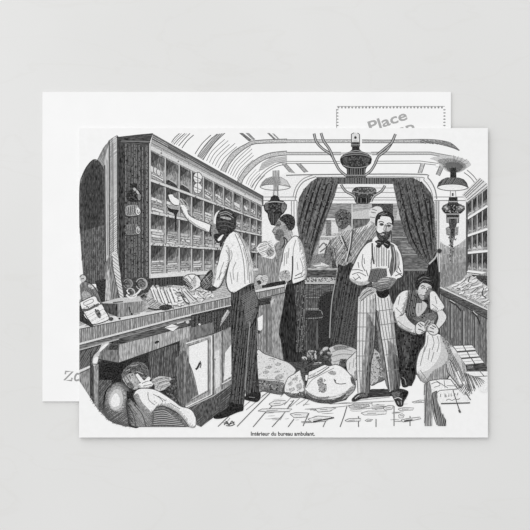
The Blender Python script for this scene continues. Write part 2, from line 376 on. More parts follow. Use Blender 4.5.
def pile(p, reg, n, a0, a1, L0=5, L1=11, w0=1.2, w1=2.6, tones=(235, 215, 240, 190), edge=70):
    q = P(reg); xs = [a[0] for a in q]; ys = [a[1] for a in q]; k = 0
    while k < n:
        x, y = R.uniform(min(xs), max(xs)), R.uniform(min(ys), max(ys))
        a = math.radians(R.uniform(a0, a1)); L = R.uniform(L0, L1) / 2; w = R.uniform(w0, w1) / 2
        c, s_ = math.cos(a), -math.sin(a)
        if not inside(x, y, q): continue
        k += 1
        pts = [(x + i * L * c - j * w * s_, y + i * L * s_ + j * w * c) for i, j in ((-1, -1), (1, -1), (1, 1), (-1, 1))]
        if not all(inside(px, py, q) for px, py in pts): 
            L *= .5; pts = [(x + i * L * c - j * w * s_, y + i * L * s_ + j * w * c) for i, j in ((-1, -1), (1, -1), (1, 1), (-1, 1))]
        p.f(pts, R.choice(tones)); p.l([pts[3], pts[2]], .7, edge, 0); 
        if R.random() < .5: p.l([pts[1], pts[2]], .6, edge, 0)
lp = Part('printed_letter_pile', 'engraved heap of loose letters on the right-hand counter')
reg = '446,287.4 456,283 462,280 465.4,275.4 469,272.6 472.4,276 476,278 481,282 487.2,286 487.2,307 475,300 460,293.6'
lp.f(reg, 200); pile(lp, reg, 80, 5, 50, 5, 13, 1, 2.2, (238, 215, 242, 195), 100); lp.l('484,288 482,294 486,298|470,276 468,282', 1, 50)
# ---- left doorway and drapery
dw = Part('printed_doorway', 'engraved dark arched doorway at the left edge')
dw.f('97,160 103,148 109,141 110,175 104,174 101,165', 165, 0, 'v'); dw.h('97,160 103,148 109,141 110,175 104,174 101,165', 62, 1.4, .5, 85)
reg = '79.6,228 79.6,187 83,174 88,165 93.5,159.8 98,161 102.5,167.5 105,176 106,200 106,268 103,284 84,284 82,262'
dw.f(reg, 82, 0, 'v'); dw.f('82,186 86,172 93,163 98,165 102,176 103,205 98,230 88,232 83,215', 62, 0, 'v'); dw.f('80.2,232 106,224 106,268 103,284 84,284 82,262', 104, 0, 'v'); dw.h(reg, 90, 1.9, .7, 40, .3, 0, 4)
dw.l('79.8,228 79.8,187 83,174 88,165 93.5,159.8 98,161 102.5,167.5 105,176', 1, 40)
dr = Part('printed_drapery', 'engraved narrow pale drapery hanging beside the sorting cabinet')
dr.f('103.5,150 109,140 117,135 121.5,140 122,303 101,303 105.5,262', 130, 0, 'v')
dr.f('104.5,160 107,150 109,143 109,258 106,262', 195, 0, 'v'); dr.f('109.6,140 113,138 113.5,255 109.6,256', 180, 0, 'v'); dr.f('113,138 117,136 117,252 113.5,254', 222); dr.h('109.6,140 117,136 117,252 109.6,256', 40, 1.7, .6, 105)
dr.l('104.8,165 105.6,262|109.2,141 109.2,258|117.4,136 117.6,250', 1.2, 45, 0); dr.f('118,137 121.8,140 121.8,280 118.6,262', 48, 0, 'v'); dr.l('107,160 107.4,255', .7, 90, 0); dr.l('112.9,142 113.3,252', .7, 70, 0)
# ---- sorting cabinet
sc = Part('printed_sorting_cabinet', 'engraved tall wooden sorting cabinet full of letter pigeonholes on the left-hand counter')
sp = sc.sub('side_panel', 'dark grained side panel')
reg = '121,141 149,143 149,277 121.5,279'
sp.f(reg, 84, 0, 'v'); sp.h(reg, 90, 1.9, .7, 40, .35, 0, 4); sp.h(reg, 90, 2.9, .6, 135, .4, 0, 4); sp.f('121,141 125,141 125,279 121.5,279', 60, 0, 'v')
sp.dots(reg, 90, .9, 40)
co = sc.sub('cornice', 'moulded cornice')
co.f('116.5,137.5 122,137.2 138,135 153,133.6 150.5,140.5 149.5,146 121.5,143.5', 66, 0, 'h'); co.l('116.5,137.5 138,135 153,133.6', .9, 40, 0); co.l('121,141 150,141.5', .8, 120, 0)
co.f('153,133.6 263,196 262,203 255,199 150,146', 172); 
for k, (w, t) in enumerate(((1.4, 70), (1.1, 85), (1.2, 60), (.8, 130), (.9, 105))):
    u = (k + .4) / 6; co.l([(lerp(153, 150.5, u), lerp(134, 146, u)), (lerp(263, 262, u), lerp(196, 203, u))], w, t, 0)
co.h('168,144 263,197 263,199 168,149', -29.5, 1, .7, 70, .3)
co.f('149.6,145 262,202.5 262,206 149.6,150', 214, 0); co.dots('149.6,146 262,203 262,206 149.6,150', 60, .9, 110); co.l('149.6,149.8 262,206', .9, 60, 0)
co.l('262.8,196 262.8,206', 1.4, 60, 0)
XS = [149.6, 165.3, 179.2, 191.6, 203.4, 213.6, 223.5, 233, 242, 250, 256.5, 262]
def yrow(r, x):
    u = (x - 149.6) / (262 - 149.6)
    return [lerp(149.6, 206, u), lerp(179.5, 221, u), lerp(211.8, 235.6, u), lerp(243.6, 252.6, u), lerp(276, 269.6, u)][r]
sc.f('149.6,149.6 262,206 262,270 149.6,277', 148, 0, 'v')
for r in range(4):
    for c in range(11):
        x0, x1 = XS[c], XS[c + 1]; w = x1 - x0
        t0, t1 = yrow(r, x0) + 1.2, yrow(r, x1) + 1.2; d0, d1 = yrow(r + 1, x0) - 1.3, yrow(r + 1, x1) - 1.3; H = d0 - t0
        g = sc.sub('pigeonhole')
        g.f([(x0 + .8, t0), (x1 - .6, t1), (x1 - .6, lerp(t1, d1, .34)), (x0 + w * .55, lerp(t0, d0, .45)), (x0 + .8, lerp(t0, d0, .72))], 108, 0, 'v')
        g.f([(x0 + .8, t0), (x1 - 1.5, t1), (x0 + w * .62, lerp(t0, d0, .24)), (x0 + .8, lerp(t0, d0, .5))], R.choice([52, 60, 72]), 0, 'v')
        g.h([(x0 + .8, t0), (x1 - .6, t1), (x1 - .6, lerp(t1, d1, .5)), (x0 + .8, lerp(t0, d0, .6))], 80, 1.6, .5, 60, .3)
        if r == 0 and c == 3: continue
        if (r == 0 and c in (1, 2)): 
            g.f([(x0 + 1, d0 - 3.4), (x0 + 5, d0 - 5), (x1 - 2, d1 - 3), (x1 - 1, d1), (x0 + 1, d0)], 55); g.l([(x0 + 3, d0 - 5), (x1 - 3, d1 - 5.4)], 1, 190, 0); continue
        n = max(2, int(H * R.uniform(.32, .52) / 2.1)); y = d0
        b = g
        for k in range(n):
            hgt = H * .45 / n; ya = y - hgt; dy = d1 - d0
            xa, xb = x0 + 1 + R.uniform(0, w * .14), x1 - 1 - R.uniform(0, w * .2)
            b.f([(xa, y), (xb, y + dy), (xb + R.uniform(-.6, .3), ya + dy + R.uniform(-.4, .5)), (xa + R.uniform(-.3, .6), ya + R.uniform(-.5, .4))], R.choice([165, 185, 205, 220]))
            b.l([(xa, y - .2), (lerp(xa, xb, .5), y + dy * .5 + R.uniform(-.6, .4)), (xb, y + dy)], .7, R.choice([70, 95]), 0)
            y = ya
        b.dots([(x0 + 1, d0 - H * .42), (x1 - 1, d1 - H * .42), (x1 - 1, d1), (x0 + 1, d0)], 10, .7, 95)
pk = sc.sub('round_parcel', 'pair of white round parcels tied with string in the top row')
for y in (177.6, 188.2):
    pk.f(ell(197.7, y, 4.3, 5.4, 18), 228); pk.l(ell(197.7, y, 4.3, 5.4, 18), .7, 60); pk.l([(194, y - 1.5), (201.5, y + 2)], .8, 80, 0); pk.l([(197.5, y - 5), (197.8, y + 5)], .8, 90, 0); pk.l([(194.5, y + 2), (200, y + 3.6)], .5, 120, 0)
bx = sc.sub('round_bundle', 'three pale rolled bundles in the first pigeonhole')
for x, y in ((151.8, 169), (155.5, 170.5), (158.6, 172.5)): bx.f(ell(x, y, 2, 3.6, 12, rot=-14), 210); bx.l(ell(x, y, 2, 3.6, 12, rot=-14), .7, 70)
for c, x in enumerate(XS[1:-1]): sc.l([(x, yrow(0, x)), (x, yrow(4, x))], 1.1 - .05 * c, 205 - 3 * c, 0); sc.l([(x + .8, yrow(0, x)), (x + .8, yrow(4, x))], .5, 60, 0)
for r in (1, 2, 3):
    sc.f([(149.6, yrow(r, 149.6) - 1.4), (262, yrow(r, 262) - .8), (262, yrow(r, 262) + .6), (149.6, yrow(r, 149.6) + 1.6)], 214); sc.dots([(149.6, yrow(r, 149.6) - 1.4), (262, yrow(r, 262) - .8), (262, yrow(r, 262) + .6), (149.6, yrow(r, 149.6) + 1.6)], 260, .8, 130); sc.l([(149.6, yrow(r, 149.6) + 1.8), (262, yrow(r, 262) + .9)], .8, 50, 0); sc.l([(149.6, yrow(r, 149.6) - 1.6), (262, yrow(r, 262) - 1)], .5, 100, 0)
sc.f('149,274 262,268 262,270.6 149,278.4', 222, 0); sc.l('149,278.8 262,271', 1, 40, 0); sc.f('149,143 150.8,144 150.8,278 149,278', 195); sc.l('148.8,143 148.8,278', .8, 45, 0)
for y, nm in ((193, 'cap'), (211, 'roll'), (230, 'roll')):
    hb = sc.sub('hanging_' + ('bag' if nm == 'cap' else 'roll'), 'dark bag hanging on the cabinet side' if nm == 'cap' else 'striped roll hanging on the cabinet side')
    if nm == 'cap':
        hb.f('130,186 132,183.6 135,183 137.5,184.6 136.6,187 137,189 141,192 142,197 140,201 132,202 127.5,200 126.5,195.5 129,191 132.5,188.6', 42, 1); hb.f('133,188.5 135,188 139,192.5 140.5,198 137,193 134,190.5', 190, 1); hb.f('138,194 141,195 140,200 138,199', 130, 1); hb.dots('129,190 138,190 138,200 129,200', 18, .8, 105)
    else:
        t = 165 if y < 220 else 115
        hb.f([(125.5, y - 3), (128, y - 5.5), (136, y - 6), (138, y - 4), (137, y + 3), (133, y + 5), (127, y + 4.6), (125, y + 1)], t, 1); hb.h([(125.5, y - 3), (136, y - 6), (137, y + 3), (126, y + 4.6)], 84, 2, .8, 60)
        hb.f(ell(138, y + .5, 2.8, 4, 14), t + 60); hb.l(ell(138, y + .5, 2.7, 3.9, 14, -60, 220), .8, 45); hb.l(ell(138.3, y + .6, 1.1, 1.7, 10, 0, 250), .8, 50); hb.l([(125, y + 5.4), (137, y + 5.6)], 1, 35)
# ---- left counter
kt = Part('printed_counter', 'engraved long left-hand counter running under the sorting cabinet')
kt.f('79.4,300 100,284 150,280 262,270 285,284 285,288 232,297 180,308 79.4,329', 165)
kt.f('103,279 149,276.6 149,292 122,302 100,302', 72); kt.h('103,279 149,277 149,292 122,302 100,302', 88, 1.8, .6, 40)
kt.f('79.4,326 107,317 142,312 180,306 232,295 284,284.5 284,287 258,292 232,297 180,308.4 79.4,329.4', 218); kt.l('120,317 140,313.5|146,312 176,307|85,326 104,320', .8, 110, 0)
kt.f('210,290 228,284 233,296 196,304 190,300', 195); kt.h('196,290 228,284 232,295 196,303', 10, 1.6, .6, 125, .3, 0, 6)
ed = kt.sub('counter_edge', 'ribbed front edge of the counter')
ed.f('79.4,329.2 180,308.4 232,297 258,292 285,286.6 285,292 258,298.5 232,305 180,317 79.4,343.5', 160, 0, 'v'); ed.h('79.4,329.2 180,308.4 232,297 258,292 285,286.6 285,292 258,298.5 232,305 180,317 79.4,343.5', 92, 1.9, .7, 85, .25)
ed.l('79.4,329.2 180,308.6 232,297 258,292.2 285,287', .9, 55, 0); ed.f('79.4,343 180,316.6 232,304.6 232,306 180,318.2 79.4,345', 225); ed.f('79.4,345 180,318.4 232,306.2 232,308.6 180,321.4 79.4,349.4', 110, 0, 'h'); ed.l('79.4,345.4 180,319 232,306.6', .9, 45, 0); ed.l('79.4,349.4 180,321.6 232,309', .9, 165, 0)
ed.l('258,299.4 285,292.6', 1.2, 50, 0)
kb = kt.sub('kneehole', 'dark open recess under the counter')
kb.f('79.4,350.4 180,322.6 232,310 232,330 190,345 190,402 180,410 176,424 130,427 117,424 108,420 97,408 90,397 79.4,381', 62, 0, 'v')
kb.f('79.4,352 110,343.5 112,352 100,362 79.4,370', 66, 0, 'v'); kb.h('79.4,352 110,343.5 112,352 100,362 79.4,370', 60, 1.7, .6, 130)
kb.f('79.4,371 90,366 90.4,397 84,388 79.4,381', 142, 0, 'v'); kb.f('79.4,370 90,365.6 90,367.6 79.4,372.6', 225); kb.l('79.4,373.6 90,368.6', .8, 60, 0)
kb.f('98,362 190,338 190,402 98,402', 42); kb.f('148,352 178,344 178,385 165,390 150,378', 104, 0, 'v'); kb.h('140,354 179,343 179,392 150,385', 86, 1.9, .7, 40, .3); kb.f('98,366 126,360 126,380 112,384 98,378', 26)
kb.f('98.6,380 112,380 108,420 98.6,410', 100, 0, 'd'); kb.h('98.6,380 114,380 112,421 98.6,410', 50, 1.9, .7, 55)
kb.f('166,380 180,374 184,392 180,412 170,400', 58); kb.dots('164,382 182,372 184,396 178,410 168,398', 90, .9, 120)
kb.f('93.6,366 98.6,364 98.6,409.5 93.6,402', 150, 0, 'v'); kb.l('93.4,366 93.4,402|98.8,364 98.8,409', .9, 45, 0); kb.l('90.6,352 90.6,398', 1.2, 40, 0)
st = kt.sub('strap', 'pale leather strap hanging from the drawer')
st.f('101,345 108.5,341.5 109,347 104.5,353 99,357 97,364 93,366 92,361.5 93.5,355.5 98,350.5', 205, 1); st.f('104,345 108,343.5 106,349.5 100.5,353.5 100,349', 245, 1); st.f('94,358 98,357 97,362.5 93.5,363', 240, 1); st.l('101,345 98,350.5 93.5,355.5 92,361.5 93,366', .9, 50); st.l('98,357 104,354|93,364 97.5,364.4', .9, 80)
dw2 = kt.sub('drawer', 'plain wooden drawer front')
dw2.f('100,352 110,343 118.6,344.5 118.6,362.6 98.5,359', 125, 0, 'v'); dw2.f('110,344 119,344.6 119,350 108,350', 60); dw2.f('118.6,344.8 190,326 190,337 118.6,362.6', 172, 0, 'v'); dw2.h('118.6,344.8 190,326 190,337 118.6,362.6', 86, 2.5, .5, 115, .3); dw2.l('118.6,344.8 118.6,362.6', .9, 80, 0); dw2.l('98.5,359.4 118.6,363 150,352 190,337.6', 1.2, 35, 0); dw2.l('152.5,331.5 152.5,351', .6, 90, 0); dw2.f('119,338.5 165,326 190,320 190,325 118,345', 75, 0, 'h')
dw2.f(ell(157, 342, 2.4, 1.3, 10, rot=-20), 40); dw2.l('155,343.6 159,342', 1, 30)
en = Part('printed_envelope', 'engraved white envelope sticking out over the drawer'); en.f('164,327.5 172,323.8 179,326.4 173,331.6', 240); en.l('164,327.5 172,323.8 179,326.4 173,331.6 164,327.5', .7, 70, 0); en.l('166,327.8 174,327 178,326.6', .6, 110)
cb = kt.sub('cabinet_body', 'grey panelled cupboard under the counter')
cb.f('180,340 190,337 190,326 232,311 236,410 214,417 201,427 188,420 178,400', 138, 0, 'v'); cb.f('191,315 232,305.6 232,331 214,334 191,340', 46); cb.h('191,316 232,309 232,330 191,336', 88, 2, .6, 95, .4, 0, 4)
cb.f('214,334 232,326 232,331 214,340', 125, 0, 'v'); cb.f('190,328 214,322 214,333 190,340', 118, 0, 'v'); cb.h('190,328 214,322 214,333 190,340', 88, 1.8, .5, 80); cb.f(ell(199.6, 324.4, 1.2, 1.1, 8), 215); cb.f(ell(187.6, 322, 1.8, 1.6, 8), 205); cb.l('177,323.5 184,321.6', .9, 215)
cb.f('221,319 227.5,309.6 230,312 224,321 219.5,327', 165); cb.l('221,319 219,327 216,332', 1.1, 40); cb.l('228,310 222.5,319.5', .7, 220)
cb.f('178,400 231,380 233,405 214,417 201,427 188,421', 96, 0, 'v'); cb.h('180,402 231,382 232,404 214,417 200,426', 40, 1.7, .8, 48, .3); cb.f('196,408 214,397 222,400 214,414 206,420', 78, 0, 'd'); cb.l('185,409 213,396 231,384', 1, 190, 0)
d1 = kt.sub('cupboard_door', 'cupboard door with a white panel and a key in it')
d1.f('185,342.5 212.5,334.5 213,394 185,408', 155, 0, 'v'); d1.l('186,343.5 211.5,336 211.5,394.5 186,407', 1, 235, 0); d1.l('188,346 208.4,340 208.4,391 188,402', .9, 70, 0); d1.f('189.2,346.4 207.4,340 207.4,390 189.2,400.5', 238)
d1.f('189.2,362 192.5,370 195.5,380 198.6,394.6 189.2,400.5', 116, 0, 'v'); d1.f('176,358 184.4,350 184.4,405 178,400', 112, 0, 'v'); d1.h('178,352 184,350 184,405 178,398', 90, 1.8, .7, 60)
d1.f('184.6,345 189,360 190,402 184.6,406', 120, 0, 'v'); d1.h('185,352 189,362 197,394 186,404', 84, 1.6, .6, 60, .3)
d1.l('195.6,369.5 197.6,367.6 200,362.5', 2.2, 40, 1); d1.l('200,361 201,364.5 200,368', 1.2, 60)
d2 = kt.sub('cupboard_door', 'second cupboard door beside the clerk, bright where the light falls')
d2.f('214,334 221.4,331 221.4,391 214,394', 168, 0, 'v'); d2.f('215,352 219.5,349 220,386 215.4,389', 222); d2.f('222,331 232,327 232,384 222,390', 140, 0, 'v'); d2.f('225,353 231.6,344 231.6,376 224,380.6', 228); d2.l('222.4,331 222.4,389', .9, 70, 0); d2.l('222,384 232,378.4', 1, 225, 0); d2.l('213.4,335 213.4,394', 1, 50, 0); d2.dots('214.6,356 216,356 216,362 214.6,362', 3, .8, 60)
cb2 = kt.sub('cabinet_body', 'grey cupboard front between the two clerks on the left')
cb2.f('256,300 285,293 283,312 279,330 284,364 264,360 256,354', 150, 0, 'v'); cb2.h('258,303 272,300 272,354 258,354', 90, 2.1, .7, 95, .3); cb2.f('256,300 272,296.6 270,304 257,306', 60); cb2.l('266.6,305 266.6,352|271,302 271,352', 1.1, 75, 0); cb2.f('257.6,318 262.8,315 262.4,329 258.4,332', 235); cb2.f(ell(259, 332, 1.2, 2, 8), 55); cb2.f('270.5,301 275,298 272,304 271,308', 195)
kt.f('149,279 200,274.6 200,285 186,286 170,285 160,287 149,290', 40); kt.h('149,279 200,275 200,285 149,289', 88, 1.7, .5, 85)
dr.f('106,262 109,256 112,256 116,275 118,303 102,303', 138, 0, 'v'); dr.h('106,262 112,256 117,290 118,303 101,303', 82, 2.3, .7, 70, .3); dr.f('106,275 109,268 111,300 105,300', 185, 0, 'v')
rp = dr.sub('twisted_cord', 'pale twisted cord of cloth'); rp.f('112,254 117,253 119,266 121,281 123.5,298 119.5,298 116,284 112.5,266', 222, 1); rp.h('112,254 117,253 119,266 121,281 123.5,298 119.5,298 116,284 112.5,266', -40, 2.4, .7, 100); rp.l('112,256 113,268 116.5,285 120,299', .9, 60)

vg = P('90,397 97,408 108,420 117,424 130,427')
for (xa, ya), (xb, yb) in zip(vg, vg[1:]):
    for k in range(12):
        u = R.random(); x, y = lerp(xa, xb, u), lerp(ya, yb, u); kb.l([(x + 1.5, y - 1.5), (x + R.uniform(-2.2, .2), y + R.uniform(-.4, 1.4))], .7, R.choice([60, 90, 120]), 0, 1)
# floor
fl.l('218,426.5 232,413 246,398|237,426.5 250,413 270,393|253,427 264,414 276,402|272,427 282,416 294,400|288,427 294,419|303,426 309,413|323,427 327,418|340,427 344,416 347,406|358.5,427 358.5,416|376,427 376,419|394,426 394,406|410,426 410,416', .9, 75, 0)
fl.l('242,408 262,391|246,410 268,392|226,423 230,418|280,420 290,404|262,396 270,391|284,405 296,392|290,407 303,395|296,405 310,396|303,406 312,397', .6, 120, 0)
fl.f('360,393 372,389 392,389 392,396 366,398', 66, 0, 'h'); fl.h('360,393 372,389 392,389 392,396 366,398', 4, 1.3, .6, 35); fl.l('350,410 394,406|310,410 346,406|352,401 390,397', .6, 130, 0)
fl.l('330,404 394,401|372,402 372,409 392,408', .6, 110, 0)
for k in range(46):
    y = R.uniform(398, 424); x = R.uniform(262 + (424 - y) * .3, 408); L_ = R.uniform(3, 13)
    fl.l([(x, y), (x + L_ * .5, y - .3 + R.uniform(-.3, .3)), (x + L_, y - .5)], R.choice([.5, .6, .8]), R.choice([100, 125, 150]), 0, 2)
def slip(s, t=225):
    p = Part('printed_paper_slip', s[0]); p.f(s[1], t); q = P(s[1]); p.l(q + q[:1], .6, 75, 0); c = [sum(a[i] for a in q) / len(q) for i in (0, 1)]; p.l([(lerp(q[0][0], c[0], .5), lerp(q[0][1], c[1], .5) + .2), (c[0] + 2.5, c[1])], .7, 110, 0)
for s_ in (('engraved folded paper slip below the small sack', '258,411 262,409 280,408.5 292,409 289,411.5 270,412'),
           ('engraved crumpled paper slip behind the folded one', '269,404 274,401 285,400.5 287,402 281,405 272,406'),
           ('engraved paper slip right of the folded one', '290,414 296,412.6 308,413 306,417 294,417.6'),
           ('engraved long paper slip below the largest sack', '308,419 318,416 332,417 326,421 312,422.4'),
           ('engraved paper slip touching the largest sack shadow', '315,409 325,407.6 336,408 330,411 318,412'),
           ('engraved dark paper slip below the left shoe of the bearded man', '348.5,406 354,404 368,404 370,406 362,408 350,408'),
           ('engraved pair of slips in front of the bearded man', '361,413 368,411 387,411 386,414 376,415 364,415'),
           ('engraved paper slip at the lower middle of the floor', '345,420.5 349,418.6 361,418.4 360,421 347,421.6'),
           ('engraved tiny paper scrap on the floor', '365,420.5 368,419 373,419.6 371,421.4 367,421.6'),
           ('engraved paper slip in front of the right shoe', '383,408 388,405.6 393,405.4 392,409 385,410'),
           ('engraved thin slip right of the right shoe', '398,409 404,407.5 414,408 413,410 400,410.6'),
           ('engraved square scrap below the right shoe', '398.6,415 402,413.6 404.4,415 403,418 399,418'),
           ('engraved crumpled slip near the front parcel', '401,420 407,418.6 420,417 421,418.6 410,421 403,422'),
           ('engraved thin slip left of the front parcel', '412,402 420,400 426,400.4 425,402.4 414,403')):
    slip(s_, 190 if 'dark' in s_[0] else 228)
fl.l('313,421.6 322,420 334,417.6', 1.5, 50); fl.l('404,421 412,419.8', 1.3, 55)
sg = Part('printed_monogram', 'engraved artist monogram scribble on the floor'); sg.l('224,425 227,421.6 229,425 232,421 234,424.4|223.5,422.6 229,424 234.6,422|226,425.6 231,425.8 235,424|225.6,420.8 228,423.4', .9, 55)
# ---- things on the left counter
bg = Part('printed_satchel', 'engraved bulging satchel with a white buckled flap standing on the counter at the left')
bg.f('95,281 106,279 105,303 101,302.6', 52); bg.f('79.8,285 82,282 86,281.6 92,284.6 97,291 100.6,299 104,308 100,316 90,318 81,306', 122, 0, 'd'); bg.f('88,285 91,284.4 94,288 92,289 89,287.4', 190, 1); bg.l('82,282 86,281.6 92,284.6 97,291 100.6,299 103,306', .9, 40); bg.h('80,290 92,287 103,305 100,315 82,306', 55, 1.8, .6, 70); bg.f('82,292 88,292 92,298 84,301', 165, 1)
bg.sub('knob', 'pale rounded knob').f('79.8,277 82,274.8 85.5,275.8 86.4,279.5 84,282 81,281.4', 205, 1).l('79.8,277 82,274.8 85.5,275.8 86.4,279.5 84,282|81,279 84,278.4', .9, 55)
bg.f('79.6,305 84,312 90,322 94,326 91,327 79.6,321', 48)
fp = bg.sub('flap', 'white flap and front pocket'); fp.f('79.8,302.4 94,296 98,301 100,304 84.5,311 81,307', 240, 1); fp.l('79.8,302.4 94,296 98,301 100,304 84.5,311 81,307 79.8,302.4', .9, 45); fp.l('83.6,302.6 92,299 93,302 85,305.4 83.6,302.6', .7, 90)
fp.f('84,313 100,304.6 104,308.6 109,317 107,320.6 94,324.6 90,321.6', 242, 1); fp.l('84,313 90,321.6 94,324.6 107,320.6 109,317 104,308.6', 1, 40); fp.f('95,311 98.6,309.6 101,315 100,318.6 97,316', 95, 1); fp.dots('94,310 99,308.6 102,316 98,319', 16, .8, 45)
fp.h('84,313 104,308.6 109,317 94,324.6', 30, 2.6, .5, 165, .4, 0, 3); bg.sub('buckle', 'dark buckle strap').l('82,310 88,309.6 94,306.6 99,304', 2.6, 75).l('83,308.6 88,307 93,305', .8, 190).dots('82,308 98,302 99,306 84,312', 18, .7, 50)
dbx = Part('printed_box', 'engraved low wooden box with a keyhole on the counter beside the satchel')
dbx.f('101,302.6 120,297.6 143,297 142.4,301.4 117.6,304.4', 200); dbx.f('101,303.6 117.6,303.4 117.6,317 107,312.6', 66, 0, 'v'); dbx.f('117.6,303.4 142.4,301 142.4,312 117.6,317.4', 150, 0, 'v'); dbx.h('117.6,303.4 142.4,301 142.4,312 117.6,317.4', 88, 1.9, .5, 85); dbx.l('129,307 130.6,312.6', 1.3, 35); dbx.f(ell(131.6, 314, 1.3, 1.2, 8), 50); dbx.l('113,302.6 123,301.6', 1.3, 60)
dbx.f(ell(111, 319, 2.6, 2, 10), 70); dbx.f(ell(119.6, 318.6, 1.3, 1.1, 8), 60)
tw = Part('printed_string_coil', 'engraved rings of string behind the wooden box')
for x, y, r, t, w in ((128, 283.6, 4.6, 125, .8), (141.6, 284, 5.6, 175, .9), (130.6, 292.6, 4.2, 190, 1), (144, 296.6, 2.8, 150, .9)):
    tw.f(ell(x, y, r + .8, r + .8, 16), 50); tw.f(ell(x + .6, y, r * .8, r * .8, 12), 112); tw.dots(ell(x, y, r, r, 12), 16, .8, 60); tw.l(ell(x, y, r, r, 18, 200, 520), w, t); tw.l(ell(x + .8, y, r * .72, r * .75, 14, -80, 120), w * .8, t)
tw.l('133,296.4 137.6,293 141,289|126.4,295 131,298 137,295.4|127,290 129,294', 1.7, 232); tw.l('128,291 132,294', 1.6, 45)
pl = Part('printed_letter_pile', 'engraved big heap of loose letters on the left-hand counter below the pigeonholes')
reg = '145,306 147,296 150,289 153,284.6 157,290 161,286.6 168,289 173,285 182,286 190,288 204,289 212,292 215,296 196,302 180,306.6 172,309 158,309 148,309'
pl.f(reg, 192); pl.dots(reg, 60, .9, 90); pile(pl, '153,285 160,287 168,288 176,285 190,287 212,292 213,297 180,306.4 158,308', 110, -70, 40, 3, 8, 1.2, 2.8, (240, 228, 245, 205, 180), 90); pl.dots(reg, 60, .7, 60)
for k in range(7):
    x, y = 150 + 3.3 * k, 288 + (k % 2) * 2; pl.f([(x, y), (x + 2.2, y - 1), (x + 8, y + 13), (x + 5.6, y + 14.4)], (240, 225, 235)[k % 3]); pl.l([(x, y), (x + 5.6, y + 14.4)], .8, 55, 0)
pl.f('146,300 152,298 160,303 164,308 150,308.6 146,306', 175, 1); pl.h('146,300 152,298 160,303 164,308 150,308', 35, 1.8, .6, 80)
pl.f('160,306 167,304.4 171,305.4 172,308 166,310.4 160,309.4', 62, 1); pl.l('148,308 156,309.6 164,308.6', 1.5, 40)
pl.f('181,290 185,289 197,301 190,303', 215); pl.l('181,290 190,303|184,291 194,301|187,291 196,300', .8, 80, 0); pl.l('180,292 184,300 189,304', 1.2, 45)
bb = Part('printed_letter_bundle', 'engraved tied bundle of letters at the hand of the reaching clerk')
bb.f('183,278.4 187,275 195,274.4 200.6,280 200.4,286 195,289.6 190,288.4', 228, 1); bb.f('183,279 187,278.6 193,287 191,289.4 186,286', 65, 1); bb.h('183,278.4 187,277 194,288 190,289', 140, 1.5, .6, 205); bb.l('183,278.4 187,275 195,274.4 200.6,280 200.4,286 195,289.6', .9, 45); bb.f('192,279 196,277.6 196,286 193,287.6 190.6,283', 175, 1); bb.l('188,275.4 193,281|196,275 193,279', .8, 90)

# ---- person: second clerk in profile with a letter
ap = Part('printed_person', 'engraved clerk in a white shirt, in profile, holding up a crumpled letter behind the left-hand counter')
ap.f('262,214 271,212 276,230 276,246 262,240', 240)
ll = Part('printed_oil_lamp', 'engraved shaded oil lamp hanging at left, above the clerk in profile')
gc = ll.sub('glass_chimney', 'pale glass chimney'); gc.f('273,170.6 279,170.2 279,199 273,199', 170, 0, 'v'); gc.l('273,170.6 273,178|279,170.4 279,178', .8, 90, 0)
s2 = ll.sub('lamp_shade', 'translucent domed lamp shade'); s2.f('260,186.5 262,182 266,178.4 272,176.4 281,176.8 287,180.4 290.8,187 286,189.6 275,190.6 264,189.6', 236)
s2.f('260,186 262,182 266,178.4 272,176.4 281,176.8 287,180.4 290.6,186.6 282,184.4 273,184.6 266,184.6', 160); s2.f('280,177.4 286,180.4 289,185.4 281,184', 205); s2.h('260.6,186 266,178.6 272,176.6 280,177 280,184.4 266,184.6', 50, 1.5, .5, 100); s2.l(ell(275.3, 186.6, 15.2, 3.6, 24, 0, 180), .8, 85); s2.l('260,186.6 266,184.8 276,184.4 290.6,186.8', .7, 70)
s2.f('273.4,178 278.6,178 278.6,190 273.4,190', 150, 0, 'v'); gc.f('272.6,191 279,191 279.6,197 272,197', 215); gc.l('274,191 273.6,197|277.6,191 278,197', .8, 60, 0)
ll.f('271,197 274,195 278,196 280,200 283.4,201 287,204.6 286.6,209 283.6,213.6 280.6,216 279.4,222 276,226 271,225 268.4,219 267.4,213.6 264.6,210.6 263.4,205.6 266,202.4 270,200.6', 40); ll.f('282.6,203 286,205.4 285.4,209.6 282.4,213 281,208', 120); ll.f('264.6,204.6 268,202.4 268,210 265.6,210', 95); ll.l('266,203 274,201.6 284,202.6', 1, 180); ll.dots('265,204 286,204 282,214 267,214', 40, .8, 110); ll.h('269,214 280,214 278,224 271,224', 88, 2, .6, 90)
ap.f('258,256 268,252 276,243 283,240 287,246 284,262 281,278 274,286 258,285', 150, 0, 'v'); ap.h('258,258 276,248 283,262 279,280 272,286 258,285', 84, 2, .5, 100, .3)
ap.f('272.4,231.6 274.4,227.6 276.6,222.4 279.6,218 283,216.6 288,222 291,229 289,236 283,240.6 278,241 275,238.4 274.4,235.4', 165, 1); ap.f('276.4,231 279.6,229 283,231 284.6,235 282.6,239.6 278.4,240.4 275.4,237.6', 118, 1); ap.h('275,238 276,230 283,230 284,238 279,241', 70, 1.2, .5, 70, .3); ap.f('275.6,224.4 278.6,221 281,222.6 280,226 277,227', 120, 1); ap.l('276.2,225.4 280,225', 1, 40); ap.l('274.4,227.6 272.4,231.6 274.6,232.6', .8, 60); ap.l('274.2,234.6 277.4,234.4', .9, 40); ap.fr('283,217 288,222 291,229 289,236 283,240.6', 4, .7, 30, 95, (1, .2)); ap.f('284.4,225 286.6,226 286.4,230 284.4,230', 150, 1); ap.l('284.4,225 286.8,226.4 286,230', .6, 70)
